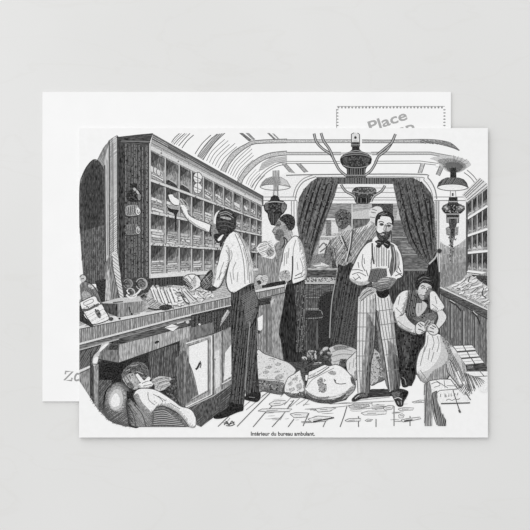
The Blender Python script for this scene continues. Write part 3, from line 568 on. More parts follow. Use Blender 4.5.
ap.sub('hair', 'dark curly hair').f('279.4,219.6 281.4,216.4 285,214.2 290,214.4 294,217.4 295.2,222 294.4,227 291.6,230.4 288.6,230 287.2,227 285.6,224.6 283.6,222.6 281.6,221', 54, 1).dots('281,216 294,216 294,228 287,228', 22, .7, 105).dots('281,216 294,216 294,228 287,228', 14, .8, 22)
ap.f('284.6,235 290,230.4 293,234 288,240 284,242', 172, 1); ap.l('284,237 287,240.6 286,245', 1.5, 50)
ap.f('281,238 284,236.4 285,243 282,251 279,262 276.6,258 279,246', 130, 1); ap.l('283.6,237 284.6,243 282,248', 1.6, 50); ap.l('277,244 274,252 277,262', .9, 80)
s3 = ap.sub('shirt', 'loose white shirt'); s3.f('282,262 284,249 288.6,241 294.6,236 299.6,238.4 303.6,246 306,257 307.2,270 306.6,278.6 301,282 294,284.6 292,279 290,281.6 285,282.4 279.6,280 279.6,272', 238, 1)
s3.fr('282,262 284,249 288.6,241 294.6,236 299.6,238.4 303.6,246 306,257 307.2,270 306.6,278.6 301,282 294,284.6 292,279 290,281.6 285,282.4 279.6,280 279.6,272', 5, .8, 35, 120); s3.l('292.6,256 292.6,268 291.4,282', 1.6, 45); s3.l('293,284 300,281.6 306.6,278.4|295,276 302,272.6|294,279 303,276.4', .9, 70); s3.l('285,253 284,266|287,252 286.6,264|289,248 288,258', .8, 120); s3.l('282,262 284,249 288.6,241 294.6,236 299.6,238.4 303.6,246 306,257 307.2,270 306.6,278.6', .9, 75); s3.l('296,240 293.6,248 293,256|300,242 300,252', .8, 130); s3.f('279.6,273 285,270 289.6,272 290,280 284,281.6 280,279', 185, 1); s3.dots('281,271 290,271 289,280 281,280', 14, .7, 110); s3.l('300,258 303,268 301,276|297,262 298,270', .7, 150)
t3 = ap.sub('trousers', 'dark trousers lit from the right'); t3.f('286,285 292,284 304.6,280 306,300 306,322 304,345 301,362 285,362 282.4,346 278.8,334 281,318 284,302', 38, 0, 'v'); t3.f('294,286 304.4,281 305.8,300 305,330 302,352 296,352 297,320 295,300', 94, 0, 'v'); t3.h('286,285 304.6,281 305,330 301,360 284,360 280,330', 84, 1.7, .6, 20, .4, 0, 5); t3.dots('294,286 304.4,281 305.8,300 305,330 302,352 296,352 297,320 295,300', 60, .6, 140)
ap.f('262,285 272,282.6 285,280.4 286,284 270,287 262,288', 45)
lt = Part('printed_letter', 'engraved crumpled white letter held up by the clerk in profile'); lt.f('256.6,247 260,243 267,241.4 271,240 274.6,246 276,252.6 273,258.6 266,257.6 261.6,256 258,252', 232, 1); lt.l('256.6,247 260,243 267,241.4|274.6,246 276,252.6|258,252 261.6,256', .8, 80); lt.h('257,247 267,241.6 271,240 275,250 272,258 262,256', 22, 1.8, .5, 110, .4, 0, 4); lt.l('259,247 267,244.6|262,252 267,250.4|268,244 272,248', .8, 100); lt.f('267,249 272,247.6 274.6,253 270,256.4 266.6,254', 165, 1); lt.l('268,250 271,254|270,249 273.4,252|267,252.6 269,256', .9, 65)
hx = Part('printed_letter_bundle', 'engraved pale bundle lying on the counter edge between two clerks'); hx.f('256,277 259,274.6 263,275.4 267,274.8 268.4,279 266,284.6 261,285.4 257.4,284', 212); hx.h('256,277 268,275 267,284 258,285', 20, 1.7, .5, 110, .4, 0, 4); hx.f('257,281 260,280.4 261.4,283.4 258.4,284.6', 62, 1); hx.l('256,277 259,274.6 263,275.4|261,277 264,282', .8, 85)

# ---- person: man at the back, seen from behind
mb = Part('printed_person', 'engraved man seen from behind in crossed braces at the back cabinets, one arm raised')
mb.f('366,226 370,220 368.6,213 371.6,208 376,206 381,207 383.6,211.6 379,212.6 376.4,216 376.4,224 371,228', 222, 1); mb.l('372,209 377,210.6|371,212 376,213|370,217 375,217.6|371.6,208 376,206 381,207 383.6,211.6', .8, 80)
mb.f('338,226 346,225 346,231 338,232', 150)
m2 = mb.sub('shirt', 'grey shirt with crossed braces'); m2.f('324,258 326.6,248 331,240 337,236 346,230.6 348,226 352.6,229 358,227.6 367,224.6 371,221 376.4,224 377,237 368,240 360,250 354,262 348,276 338,270 334,258 330,265 325,264', 166, 0, 'd'); m2.f('337,238 342,243 344,250 339,252 337,246', 198, 1); m2.f('345,229 349.6,225 352,232 346,236 340.6,235', 205, 1); m2.f('356,229.6 366,225.6 370,222 371,226 362,231 357,233', 215, 1); m2.h('324,258 331,240 346,230.6 376.4,224 377,237 360,250 348,276 334,258', 55, 1.8, .6, 85, .3)
m2.l('342,236 346,246 351,256|353,230 351,245 347,262', 1.6, 60); m2.l('340,235 344,245|351,232 349.6,246 345.6,262', .9, 215); m2.f('325,250 331,247 334,256 330,264 325,263', 110, 1); m2.l('334,250 336,258 334,266|324,258 326.6,248 331,240', 1, 60); m2.dots('326,244 350,236 346,264 332,262', 40, .8, 60)
mb.sub('hair', 'bushy dark hair').f('335,216 337,211.4 341.6,209 347.6,210.4 351.4,215 350.6,221 347,227 341.6,229 337,225.6', 86, 1).dots('336,211 350,211 349,226 338,226', 36, .9, 45).dots('336,211 350,211 349,226 338,226', 26, .8, 150)
m3 = mb.sub('trousers', 'long dark coat and trousers'); m3.f('338,264 344,266 351,262 357,268 368,280 364,300 360,352 327,354 329,334 331,310 334,290 336,276', 52, 0, 'v'); m3.l('337.6,268 335.6,280 332,300 330.4,320 329.6,338', 1.2, 140); m3.f('345,300 360,298 358,352 340,352', 62); m3.dots('336,272 362,280 358,350 332,350', 90, .7, 95); m3.h('336,272 362,280 358,350 332,350', 80, 2.2, .6, 88, .4, 0, 5)
# kneeling wall detail
# ---- mail sacks
def sack(label, body, t, shade=None, st=110):
    p = Part('printed_mail_sack', label); p.f(body, t, 1); q = spline(P(body), True)
    if shade: p.f(shade, st, 1); p.dots(shade, 60, .8, st - 55, 1); p.dots(shade, 40, .7, st + 60, 1)
    p.fr(body, 4.5, .8, 50, 105, (.6, 1)); p.l(q + q[:1], .8, 70); return p
fs = Part('printed_shadow', 'engraved dark shadow strokes under the sacks'); fs.f('256,388 282,393 310,400 330,404 346,400 352,392 340,384 300,380 270,380', 48)
s_ = sack('engraved plump sack beside the legs of the reaching clerk, farthest left of the sacks', '256.6,351.6 265,354 280,359.4 289,363 295.4,369 295,374 287,381 283.4,390 281.6,394.4 265,391.4 256.6,388', 218, '257,380 270,380.6 284,383 282,394 266,391.6 257,388', 120)
for a in ('265,367 270,365.6 272,367.4 268,369', '263,372 267,370.4 270,372 265,374', '275,377 280,374 284,376.4 280,379.6 276,380', '275,364 280,362.6 281,364.6 277,366', '274,372 278,370.4 280,371.6 276,373', '268,358.4 273,358 276,360'): s_.f(a, 168, 1)
s_.l('258,379 270,379.4 284,381', .8, 110); s_.dots('258,356 280,362 292,370 284,380 258,378', 50, .6, 150)
k6 = sack('engraved sack behind the bearded man, right of his left leg', '371,350 378,351.6 384,359 387,368 386,378 378,382.6 370,383', 180, '376,356 384,360 386.6,370 385,379 378,381 379,366', 140); k6.dots('371,351 380,354 386,370 380,381 371,381', 60, .7, 110)
k4 = sack('engraved sack lying at the back behind the largest sack', '328,349.6 334,345.6 340,344.4 348,346 356.8,350 357,356 350,361 344,366 334,366.6 330,360', 205, '340,360 347,359.6 349,366 346,372 340,370', 70); k4.l('332,352 342,349 352,351|331,357 342,354 354,355|333,362 342,360', .8, 120); k4.f('334,346.4 342,345.4 350,347.4 342,349.6 335,350', 130, 1)
k5 = sack('engraved upright pale sack touching the left leg of the bearded man', '346.6,361 351,356.4 357,352 358,366 357.6,377 355,380 348.6,373.6 346.4,367', 224); k5.l('350,362 349,370|354,358 353,368|356,372 354,378', .7, 150); k5.f('354,372 358,368 358,378 355,380', 150)
k2 = sack('engraved small rounded sack left of the largest sack', '285,393 284.6,386 288,378 294,374 300.6,370 303,376 305,385 305.6,394 299,397.4 291,397', 226, '285,392 295,393.6 305,391 304,397 291,397', 120); k2.f('300,370 304,368 305.4,380 303,381', 75, 1)
for a in ('288,384 291,381 293,383 290,386', '293,378 297,376.6 298,379 294,381', '296,385 301,383.6 302,388 298,390', '289,389 293,387.6 295,390 290,391.6'): k2.f(a, 178, 1)
k2.dots('286,378 302,374 304,392 287,392', 40, .6, 140)
k3 = sack('engraved largest pale sack with dark patches, in the middle of the floor', '306.6,384 308,378 309,372 315,365 323,364 329,366 336,364.6 343,367.6 349.6,374 354.8,381 354.8,389 349,395.6 341,400.4 331,403 318,402.4 308,398.4 304.4,391', 240)
k3.f('305,389 310,393.6 318,396.6 330,396.6 338,395 346,391 352,386 354.6,388 349,395.6 341,400.4 331,403 318,402.4 308,398.4', 158, 1); k3.f('306,393 314,398.4 326,399.6 336,398.6 346,394 341,400.4 331,403 318,402.4 308,398.4', 82, 1); k3.f('328,397.6 338,394.6 348,390 342,395.4 333,399.6', 225, 1)
k3.h('305,390 318,397 338,396 354,387 349,395.6 331,403 308,398.4', 12, 1.5, .5, 70, .3)
k3.f('317,382 320,377.6 323,378.4 323,382 326.6,386 326.4,390.6 322.6,393 319,390 318.6,386', 158, 1); k3.dots('317,379 326,379 326,392 319,392', 26, .7, 100); k3.f('328,372.6 332,370.6 336,372 335,375 331,374.6', 165, 1); k3.f('350.6,377 354.6,379.6 355,385 351.6,383', 90, 1); k3.l('334,379 335.6,382.6 340,384 346,383.4', .9, 70); k3.f('333.6,379 336,380 335.6,383.6', 80); k3.l('308,379 318,374.6 329,367', 1.1, 85); k3.l('309,376 318,371.6 327,366.4', .8, 110); k3.l('306,388 312,380 322,374 334,368', .8, 130); k3.f('309,377 313,373.6 318,371 314,376', 190)
kn = Part('printed_sack_neck', 'engraved frilled necks of two tied sacks behind the largest sack')
kn.f('302,356 306,350 316,350 322,347 330,350 330,362 322,366 308,372 304,366', 58, 1)
for x, y, a, b, r, t in ((309.4, 354, 2.6, 4.4, 14, 160), (304.4, 358.4, 3, 1.9, 25, 205), (315.6, 355.4, 1.5, 4.8, -4, 190), (306.6, 364, 2.2, 2.6, 0, 85), (312.4, 358, 1.4, 3.6, -20, 140), (325.4, 349.2, 3.4, 2.2, -25, 205), (321.4, 352.6, 1.6, 2.8, 20, 175), (326, 357.4, 2.4, 1.8, 30, 120), (330, 360, 1.4, 2, 0, 110), (329.4, 353.6, 2.8, 1.5, 35, 185), (317, 363.6, 5, 1.4, -8, 215), (312, 351.6, 2, 1.4, 0, 190)):
    kn.f(ell(x, y, a, b, 12, rot=r), t); kn.fr(ell(x, y, a, b, 14, rot=r), 2, .6, 70, 80, (.5, 1)); kn.l(ell(x, y, a, b, 12, 20, 240, rot=r), .7, 70)
kn.l('304,368 310,364.6 320,363|322,356 327,359|308,352 311,357', .9, 70); kn.dots('303,352 330,348 330,362 306,368', 34, .8, 45)

# ---- person: bearded man reading
mc = Part('printed_person', 'engraved bearded man with a bow tie and striped trousers standing in the middle reading a small book')
tr = mc.sub('trousers', 'pale striped and checked trousers')
tr.f('358,297 366,293.6 375,291 389,294.6 393,305 395.4,322 396,340 399,364 400,386 397.6,396 389.6,392 386,368 381.6,340 376,316 375,332 374,346 370.6,366 369.6,393 358,393.6 356.6,366 357,330', 216)
tr.f('374.6,308 379,312 381.6,340 386,368 389,392 385.6,384 380,356 377,330', 120, 0, 'v'); tr.f('370,300 375,298 375.6,318 374,344 371,362 369.6,393 365,393 366,362 369,340', 178, 0, 'v'); tr.f('390,297 393,305 396,340 400,386 398,396 395.4,380 391,340', 170, 0, 'v')
tr.f('367,312 374,320 373,346 370.4,366 369.6,393 360,393.4 362,370 365,344', 150, 0, 'v'); tr.f('369.6,318 374.4,326 373,348 370.4,366 369.6,393 365,393 367,366 369.6,344', 92, 0, 'v'); tr.f('388,340 396,346 399,366 400,386 397.6,396 390.6,392 388,368', 128, 0, 'v'); tr.f('393,352 397.4,356 399.6,370 400,386 397.6,396 393,393 394,374', 84, 0, 'v'); tr.l('360.4,297 359.6,330 359.4,366 361,393|363.6,296 363,330 362.4,366 363.6,393|366.8,295 366.4,330 365.4,366 366.2,393|370,295 369.8,330 368.4,366 368.4,392|373,295 373,322 371,350|378,297 380.6,318 385.6,346 390,380 391,391|381,297 383.8,318 388.4,346 392.6,380 393.4,392|384.4,297 387,318 391,346 395,380 395.6,394|387.6,298 390.4,318 394,346 397.6,380', .8, 95)
tr.l('357.6,313 374.6,313|357.4,327 374,327|357,341 373,341|357,356 371,356|358,371 369.6,371|378,311 394,309|380,325 395,323|382,340 396,338|385,355 398,353|387,371 399,369', .8, 105, 0); tr.l('375,294 376,305 375.6,318 374,346 370.6,366 369.6,393|376,312 381.6,340 386,368 389.4,391', 1.1, 50)
tr.l('358,297 357,330 356.6,366 358,393|393,305 396,340 399.6,366 400,386', .8, 70)
for lb, a in (('', '351.6,399.6 354,396.4 358,393.4 364,392.6 369.8,395 368.4,398 361,399 356,401.4 352.4,401.6'), ('', '389,393 392,396 394.6,401 397,405.6 400,407 403,405.6 404,401.6 407,396.6 408.4,392 405,389.6 399,388.6 393,390')):
    so2 = mc.sub('shoe', 'dark leather shoe'); so2.f(a, 46, 1)
    if a.startswith('351'): so2.l('355,398.6 358,396 361,394.6', .9, 190); so2.f('358.6,393.6 368,393.6 367,396.6 360,397', 95)
    else: so2.f('391,393 396,391.6 400,392 399.6,396 394,397.4', 95); so2.l('394.4,398.6 398.4,397.6 402,399.4', .9, 205); so2.l('397.4,401 399,404.6|401,400.6 401.6,404.6', .9, 150); so2.f('403,392 408,391 406,397 402.6,400', 25)
s4 = mc.sub('shirt', 'white shirt with rolled loose sleeves'); s4.f('375,240.6 367,243.4 360,252 354,264 349.4,275 350.4,280.6 357,284.4 364,284 371,281 376,288 390,283 397,279 402.8,275.6 403,264 401,254 397.6,247 391,242.4 384,244', 238, 1)
s4.fr('375,240.6 367,243.4 360,252 354,264 349.4,275 350.4,280.6 357,284.4 364,284 371,281 372,262', 4, .8, 50, 115, (.3, 1)); s4.l('375,240.6 367,243.4 360,252 354,264 349.4,275 350.4,280.6 357,284.4 364,284', .9, 70); s4.l('363,254 362,264 365,271|352,270 358,269.6 363,271|352,274.6 359,272.6 366,276|355,280 360,276.6|358,262 359,268|366,270 368,276|364,258 364.6,264', .9, 85); s4.f('350,278 356,280.6 364,281.6 370,279 368,284 358,285', 180, 1); s4.l('357,274 361,279|353,277 356,280', .8, 110); s4.f('396,249 399,254 400,264 397,272 394,262', 175, 0, 'v')
s4.l('397.6,247 401,254 403,264 402.8,275.6 397,279|398,266 401,272|395,276 402,273|396,271 402,276', .9, 60)
ve = mc.sub('waistcoat', 'striped front between dark braces'); ve.f('372,243 392,243 394,262 390,275 386,268 373,268 372,256', 226)
ve.l('376.6,245 376.6,267|379,246 379,267|381.6,246 381.6,266|384,247 384,266|386.4,247 386.6,266', .9, 105, 0); ve.l('378,246 378,266|383,248 383,266', .5, 150, 0); ve.l('372.2,243 372.4,254 374,264', 1.8, 62); ve.l('374.6,247 375,262', .6, 90); ve.f('390,243 394,245 396.6,256 396,270 391,277 389,270 391.6,256', 92, 0, 'v'); ve.l('393,247 394.6,258 393,274|396,250 397,262', .8, 190); ve.l('389,250 388.6,268', 1, 60)
mc.f('375.6,233 391,231 391,242 375.6,242', 150); mc.f('372.4,240 376.4,236.4 377.6,241 374,243.4', 242, 1)
mc.f('377,222 379,218 383,216 390,216.6 392.6,222 392,228 390.4,233.6 386,238.6 380,238 376.8,231', 228, 1)
mc.f('388.6,226 392.2,223 391.4,230 389.6,233 386,232.6 387,229', 175, 1); mc.f('384.8,224 386.8,225.6 386.6,230.6 385,231 385.4,227', 130, 1)
mc.l('378.6,222.4 381,221.4 384,222.6|386.6,224 389,223 392,223.8', 1.1, 50); mc.f('379.6,223.6 382,223 384,224.6 382,225.8 379.8,225.2', 85, 1); mc.f('386.6,225.2 389,224.4 391,225.6 389,227', 80, 1); mc.l('380,225.2 383.4,225|387,226.4 390.4,226', .7, 35); mc.l('384.8,225 383.8,230.2 386,231', .8, 90); mc.f('375,223 377,223.6 377.4,228.4 375.6,228', 180, 1)
mc.sub('beard', 'full dark beard and moustache').f('375.8,229.6 377.6,231.6 380,233.2 383,231.8 386,231.4 389,231.4 391.2,229.6 390.6,235 388.4,239 384.6,241.4 380.4,240.2 377.4,237', 56, 1).f('380.4,234.2 383,233.6 384.4,234.6 382,235.6', 205, 1).dots('377,232 390,232 387,240 380,240', 16, .6, 120)
mc.sub('hair', 'short dark hair').f('375.2,225 375.4,218 377.6,214 382,211.4 387,211.2 391.4,213.4 393.8,217.6 393.4,224.6 392.2,225 391.4,220.4 389.6,217.2 384,216.2 380.6,216.6 380,219 377.8,220 377,225.6', 40, 1).l('379,214.6 384,212.8|381,215.4 387,213.4', .6, 125)
mc.sub('bow_tie', 'dark bow tie').f('374.8,241.6 378.6,239.6 382,240.4 386.6,239.8 390.6,243.4 388.6,248.4 385.4,247.4 382.6,244.6 379.4,248 375.8,246.2 377.2,243.8', 42, 1).l('377,242 381,243|384,243 388,245', .7, 130)
mc.f('376,279.6 380,276.6 388,277 396,278.8 394,283.6 389,288.6 381,291 374.4,288 372,284.6', 130, 1); mc.l('379,279 389,278.4|378,281.4 390,280.6|379,283.8 388,283', .9, 205); mc.l('374,287 381,289.6 389,287', .9, 60); mc.h('374,284 392,279 389,288 381,291', 15, 1.5, .5, 70)
mc.sub('shirt_tail', 'white shirt tail hanging out').f('358.6,297 362,290.6 366,287.6 374,288 377,292 372,295 365,298.4 359.6,301.4', 205, 1).h('358.6,297 366,287.6 374,288 377,292 365,298.4 359.6,301.4', 40, 1.6, .5, 110, .3).l('360,298.6 366,292 372,290|361,301 368,295 374,292|358.6,297 362,290.6 366,287.6', .9, 70)
mc.sub('pouch', 'black pouch at the waist').f('376,290.6 380,291.6 388,289 389,293.6 386,297.4 381,298 377.4,295.6', 26, 1)
bo = Part('printed_book', 'engraved small dark book held open by the bearded man'); bo.f('370.6,269 378,268 386.6,268.6 387.4,276 380,279 376,282.4 367.6,281.6', 84); bo.h('370.6,269 386.6,268.6 387.4,276 376,282.4 367.6,281.6', 70, 1.6, .5, 130); bo.l('370.6,269 386.6,268.6', .7, 130, 0)

# ---- person: first clerk reaching to the pigeonholes
cp = Part('printed_person', 'engraved clerk in a white shirt and dark trousers seen from behind, reaching an arm up to the pigeonholes')
t1 = cp.sub('trousers', 'black trousers'); t1.f('231,293 240,290 253.6,283.6 255.4,292 258.6,301 259,308 257,317 256.6,334 257.4,364 259.4,392 260,399 246.4,399 245.4,392 245.6,378 244.6,398 243,410 230,410 228.4,404 231.6,388 231.4,364 231,334', 46, 0, 'v')
t1.f('247,299 254,291 258,303 256.4,314 248,328 244,322', 78, 1, 'd'); t1.l('250,322 248.6,340 246.6,364 245.2,390', 1.3, 150); t1.h('232,294 254,286 258,310 256,392 246,396 244,404 231,404', 84, 2, .6, 92, .4, 0, 4); t1.h('240,296 254,288 257.6,304 248,326', 30, 1.6, .5, 120); t1.dots('232,294 256,290 258,330 258,390 232,404', 60, .8, 100); t1.l('250,328 254,322 258,312', 1.2, 20)
for a in ('213.6,416.6 218,413.4 224,409.6 228.6,406 231.4,402 236,404 243,405 243.2,410.4 240,411.6 236,413 228,416.4 221,418.6 215,418.8', '244.6,397 250,393 259.6,392 260.4,398 257,402 250,401 245,399.6'):
    q = cp.sub('shoe', 'black shoe'); q.f(a, 32, 1)
    if a[0:3] == '214': q.l('219,415.6 228,411 236,409.4', .8, 120)
    else: q.l('249,397 255,397.6', .8, 110)
sh1 = cp.sub('shirt', 'white shirt with braces'); sh1.f('229,264 226,279 228.4,290 234,293.4 240,290 247,285.6 254,283.6 253.6,274 252,262 249.4,250.6 244,240 238.4,232.6 232.6,231.6 228,235.6 224,243 220.6,252 217.6,264 213,276 212,285 218,288.4 223,281.6 227,269', 242)
sh1.fr('229,264 226,279 228.4,290 234,293.4 240,290 247,285.6 254,283.6 253.6,274 252,262 249.4,250.6 244,240 238.4,232.6 232.6,231.6', 5, .8, 40, 115); sh1.fr('224,243 220.6,252 217.6,264 213,276 212,285 218,288.4 223,281.6 227,270 229.4,263 230,250', 3.4, .8, 30, 120, (.7, .7)); sh1.l('229,263 226,279 228.4,290 234,293.4', 1.2, 45); sh1.l('224,243 220.6,252 217.6,264 213,276 212,285 218,288.4 223,281.6 227,270 229.4,263', .9, 60); sh1.l('235,234 240,246 243.6,262 245,284|238,233.6 244,246 248,262 249.6,283', .8, 95); sh1.l('243,248 246.6,262 248,280', .7, 150); sh1.l('229.4,263 232,256 231,250|224,262 221,270 219,280|226,250 230,258|236,262 233,270 234,280|238,272 237,282|222,272 217,280|230,272 232,284', .8, 125); sh1.l('234,293.4 247,285.8 254,283.6', 1.2, 50); sh1.f('247,244 250,252 253,266 253.8,283 250.6,283.6 249.6,264', 190, 0, 'v')
sh1.f('211.6,276 215,268 217,264 216,276 214,284 211.6,286', 170, 1); sh1.dots('228,236 240,234 248,260 230,262', 30, .6, 190)
cp.f('200,283 204,277 210,270 213,273 212,284 217,288.6 212,291 203,289', 52, 1); cp.h('201,283 211,271 213,286 204,290', 45, 1.5, .6, 150, .4, 0, 4); cp.l('203,279 207,284|206,276 209,282', .7, 170)
cp.f('178.4,199 182,198.6 186.4,202 188.6,208 187,213 183,211 179.4,205', 178, 1); cp.l('180,200 184,206|182.4,199.4 186,205|184.6,201 187.4,206.4|179,203 182,208', .8, 60)
cp.f('179.6,205 184,205 187.6,210 189,214.6 195,218.6 205,222.4 210.6,224.6 209.6,232.6 204.6,231 196,227 188,220.6 182.6,212.6', 240); cp.fr('179.6,205 184,205 187.6,210 189,214.6 195,218.6 205,222.4 210.6,224.6 209.6,232.6 204.6,231 196,227 188,220.6 182.6,212.6', 2.6, .8, 80, 120, (-.4, 1)); cp.l('187.6,210 189,214.6 195,218.6 205,222.4 210.6,224.6|180,207 182.6,212.6 188,220.6 196,227 204.6,231 209.6,232.6', .9, 70); cp.l('190,220 198,226 206,229.6', .6, 150)
cp.f('210.6,224 213,225 212.6,236 209.6,236 209.4,231', 50); cp.f('211.6,226 216,223 218,232 220,238 216.6,241 213,239 211.4,233', 135, 1); cp.f('213.6,235 217,233.6 221,233.6 222,238 219.6,243 216,242', 45, 1); cp.f('217.6,239.4 220.6,236 223.6,234.6 223,238 219,241', 238, 1); cp.f('223,236 228,232.4 229,235 223.6,241.6 221,247 219.6,244', 48, 1)
cp.f('213.8,220 215.4,214 218.6,210.8 219.6,212 217.2,218 216,224 214,223', 242, 1)
hr = cp.sub('hair', 'sleek dark hair'); hr.f('216,219 217.6,213.6 220.6,210.4 226,208.8 231.6,210.4 235,215.6 236.4,223 234.6,230 229.6,234 225,235 219.4,232.6 216.2,228', 46, 1); hr.f('220,217 225,216.6 231,218.4 230,219.8 224,218.8', 170, 1); hr.l('219,213.4 226,211.6 232,214.6|220,215 227,213.8 233.4,218', .8, 135); hr.l('218,222 225,221.6 234,224|219,226 226,225.6 233,228|221,230 227,229.6', .6, 90)
pc = Part('printed_letter', 'engraved white letter in the raised hand of the reaching clerk'); pc.f('167.2,206 170,208.6 175,209.4 179,210.6 176.8,215 176.2,230 174.8,230 174.4,215 169,211.4', 38, 1); pc.f('168,195.4 172.4,194.6 174,197 178.4,200 178.6,205.4 174,205 170,201', 244, 1); pc.l('168,195.4 170,201 174,205 178.6,205.4', 1, 40); pc.f('170,203 174,206 178.6,205.6 177,208.6 172,208.4', 165, 1)

# ---- person: kneeling man tying a sack
mk = Part('printed_person', 'engraved kneeling man in a dark waistcoat bending over to tie a full sack at the right')
tk = mk.sub('trousers', 'dark trousers on bent legs'); tk.f('394,322 404,326 416,330 430,332 424,342 418.6,352 416.4,366 415.4,378 411.6,386 402,386 399.6,374 396.6,345', 44, 0, 'v'); tk.f('404,334 412,336 409,360 405,372 402,350', 72, 0, 'v'); tk.dots('395,325 424,334 416,364 402,384', 120, .9, 84); tk.dots('395,325 424,334 416,364 402,384', 90, .9, 18)
mk.sub('shoe', 'dark shoe').f('400.6,373 405,372 408,377 410.4,383 407,387 402,386', 36, 1).l('402,377 405,380 406,385', .8, 130)
vk = mk.sub('waistcoat', 'dark open waistcoat'); vk.f('407,291 415,288 430,290 436,296 433,310 438,314 434,324 426,323 412,324 405,316', 66, 0, 'v'); vk.f('412,318 424,314 434,312 437,316 434,324 420,324', 108); vk.h('407,291 418,290 417,316 406,316', 80, 1.8, .6, 110); vk.dots('408,292 434,292 432,318 408,318', 60, .8, 30)
sk = mk.sub('shirt', 'white shirt with rolled sleeves'); sk.f('393.6,304 397.6,295.6 403,291 409,289.6 410,292 407.4,302 405.4,312 402,316 396,318 393.4,312', 232, 1); sk.f('430.4,291 435,291.6 440,299 444.4,306 443,310 437,312.6 431,309.6 430,300', 234, 1); sk.f('416.6,303.6 422,301 427,305 423.6,312 418,316.4 416,312', 200, 1)
sk.fr('393.6,304 397.6,295.6 403,291 409,289.6 410,292 407.4,302 405.4,312 402,316 396,318 393.4,312', 5, .8, 20, 105, (1, .3)); sk.fr('430.4,291 435,291.6 440,299 444.4,306 443,310 437,312.6 431,309.6 430,300', 5, .8, 40, 105, (.2, 1)); sk.l('393.6,304 397.6,295.6 403,291 409,289.6|430.4,291 435,291.6 440,299 444.4,306 443,310 437,312.6 431,309.6', .9, 60); sk.l('405,303 403,311|400,296 398,305|396,308 402,314|435,296 437,304|432,304 438,309', .8, 120); sk.l('419,304 418,313|422,303 421,311', .7, 120); sk.l('409,290 407.4,302 405.4,312', 1, 45)
mk.f('393.4,312 396,317.6 402,316 405.4,313 409,320 417,326.6 416,334.6 406,331 398.6,326.6 395.4,321', 224, 1); mk.fr('393.4,312 396,317.6 402,316 405.4,313 409,320 417,326.6 416,334.6 406,331 398.6,326.6 395.4,321', 3.4, .8, 70, 110, (-.3, 1)); mk.fr('437,312.6 443,310.4 446.6,316 445,321.6 439.6,328 435.6,325.4 438,318', 3, .8, 20, 110, (1, .3)); mk.l('393.4,312 395.4,321 398.6,326.6 406,331 416,334|405.6,314 409,320 416,326', 1, 55); mk.l('398,321 405,326.6 412,330', .7, 130)
mk.f('437,312.6 443,310.4 446.6,316 445,321.6 439.6,328 435.6,325.4 438,318', 222, 1); mk.l('443,310.4 446.6,316 445,321.6 439.6,328|437,313 438,318 435.6,325', .9, 60)
mk.f('417.4,288 420,284 424,283 430,284.6 431.6,288.4 430,292.6 428,294.6 426.4,297.6 423,300.2 420.4,299 418.2,295', 214, 1); mk.f('427.4,290 431,287.4 431.4,291 428.6,294.6 426,298.6 423,300 424.6,295', 120, 1); mk.f('420.4,294 423,296 424,300 421,299.6 418.6,296', 165, 1)
mk.l('420.6,286.6 422.6,285.6 425,286.8', 1, 30); mk.l('427.4,287.4 430.6,286.8', .9, 35); mk.l('421.4,288.4 423.2,287.8 424.8,288.6|428,288.8 430,288.6', .9, 35); mk.l('425.8,287.6 427.2,291.6 425,292.6', .8, 70); mk.l('422.6,295.6 425.4,295.4', .9, 50); mk.l('417.4,288 418.2,295 420.4,299 423,300.2 426.4,297.6', .7, 60); mk.f('416.2,289.6 417.8,289.6 418.4,293 416.8,293', 150, 1); mk.f('418,298 422,300.4 422,303 417,303', 90)
mk.sub('hair', 'thick dark hair').f('415.4,287 415.8,281 417.6,277 421,274.6 426,273.8 431,275.8 433,279.6 432.6,284.6 430.6,285.4 427,283.4 423.6,282.6 421,284 419,287 418,290 416.4,289.6', 44, 1).l('418,280 423,277 429,278|420,283 424,280 430,281', .7, 110)
sn = Part('printed_mail_sack', 'engraved full pale sack whose neck is being tied by the kneeling man'); 
sn.f('425.6,333 431,332 437,333.6 441,335.6 448,341 454,352 455,365 449,377 441,383.6 430,385 421,381 416.4,372 417,360 420,351 424.6,344', 234, 1); sn.f('440,335.6 449,342 454.6,353 455,365 449,377 441,383.6 430,385 421,381 418,374 428,370 436,362 441,350', 205, 1); sn.f('442,336.6 449,342 454.6,353 455,365 449,377 441,383.6 431,385 424,382.4 428,377 434,370 442,366 447,360 448,350', 168, 1, 'v'); sn.h('448,350 454.6,353 455,365 449,377 441,383.6 431,384.6 427,379 434,370 442,366 447,360', 88, 1.6, .5, 85, .3); sn.f('440.6,335.6 448,341 454.4,352 454.6,362 450,360 446.6,350 443,342', 150, 1); sn.dots('441,336 448,341 454,352 448,354 444,344', 40, .7, 80)
sn.l('441,335.6 448,341 454,352 455,365 452,373', .8, 90); sn.l('428,335 427,344 424,352|432,335 434,343 432,350|437,336 439,343 437,352|425,346 422,358 420,366|430,348 428,360|434,352 431,362|420,370 426,378', .8, 120); sn.l('425.6,333 424.6,344 420,351 417,360 416.4,372 421,381', .9, 75); sn.fr('425.6,333 441,335.6 448,341 454,352 455,365 449,377 441,383.6 430,385 421,381 416.4,372 417,360 420,351', 6, .8, 65, 125, (.2, 1))
for a, b in (('415.6,325 418.6,321.8 422,321.4 426,324 426.4,329.4 423,333.4 418,334.4 415.2,331', '418,324 421.4,327|419.6,322.8 423.6,326|418,329 423,330.6|421,333 424.6,331'), ('427.6,328 430,324.8 434,323.6 438,328 438.4,332 435,335 430.4,334.2 428,331', '430,327.4 434,329|432,325.4 436,327.6|429,331 434,332.4')):
    hd = mk.sub('hand', 'clenched pale hand'); hd.f(a, 220, 1); hd.l(b, 1, 60); q = P(a); hd.l(q + q[:1], .8, 55)
tn = sn.sub('sack_neck', 'gathered neck of the sack'); tn.f('424,326 426,321 428.6,319.6 431,321 434,320.6 433,324 429,326 427.6,331 425.6,331', 160, 1); tn.l('425,326 428,321|428,325 431,321.6|426,331 427.4,326', .9, 45)

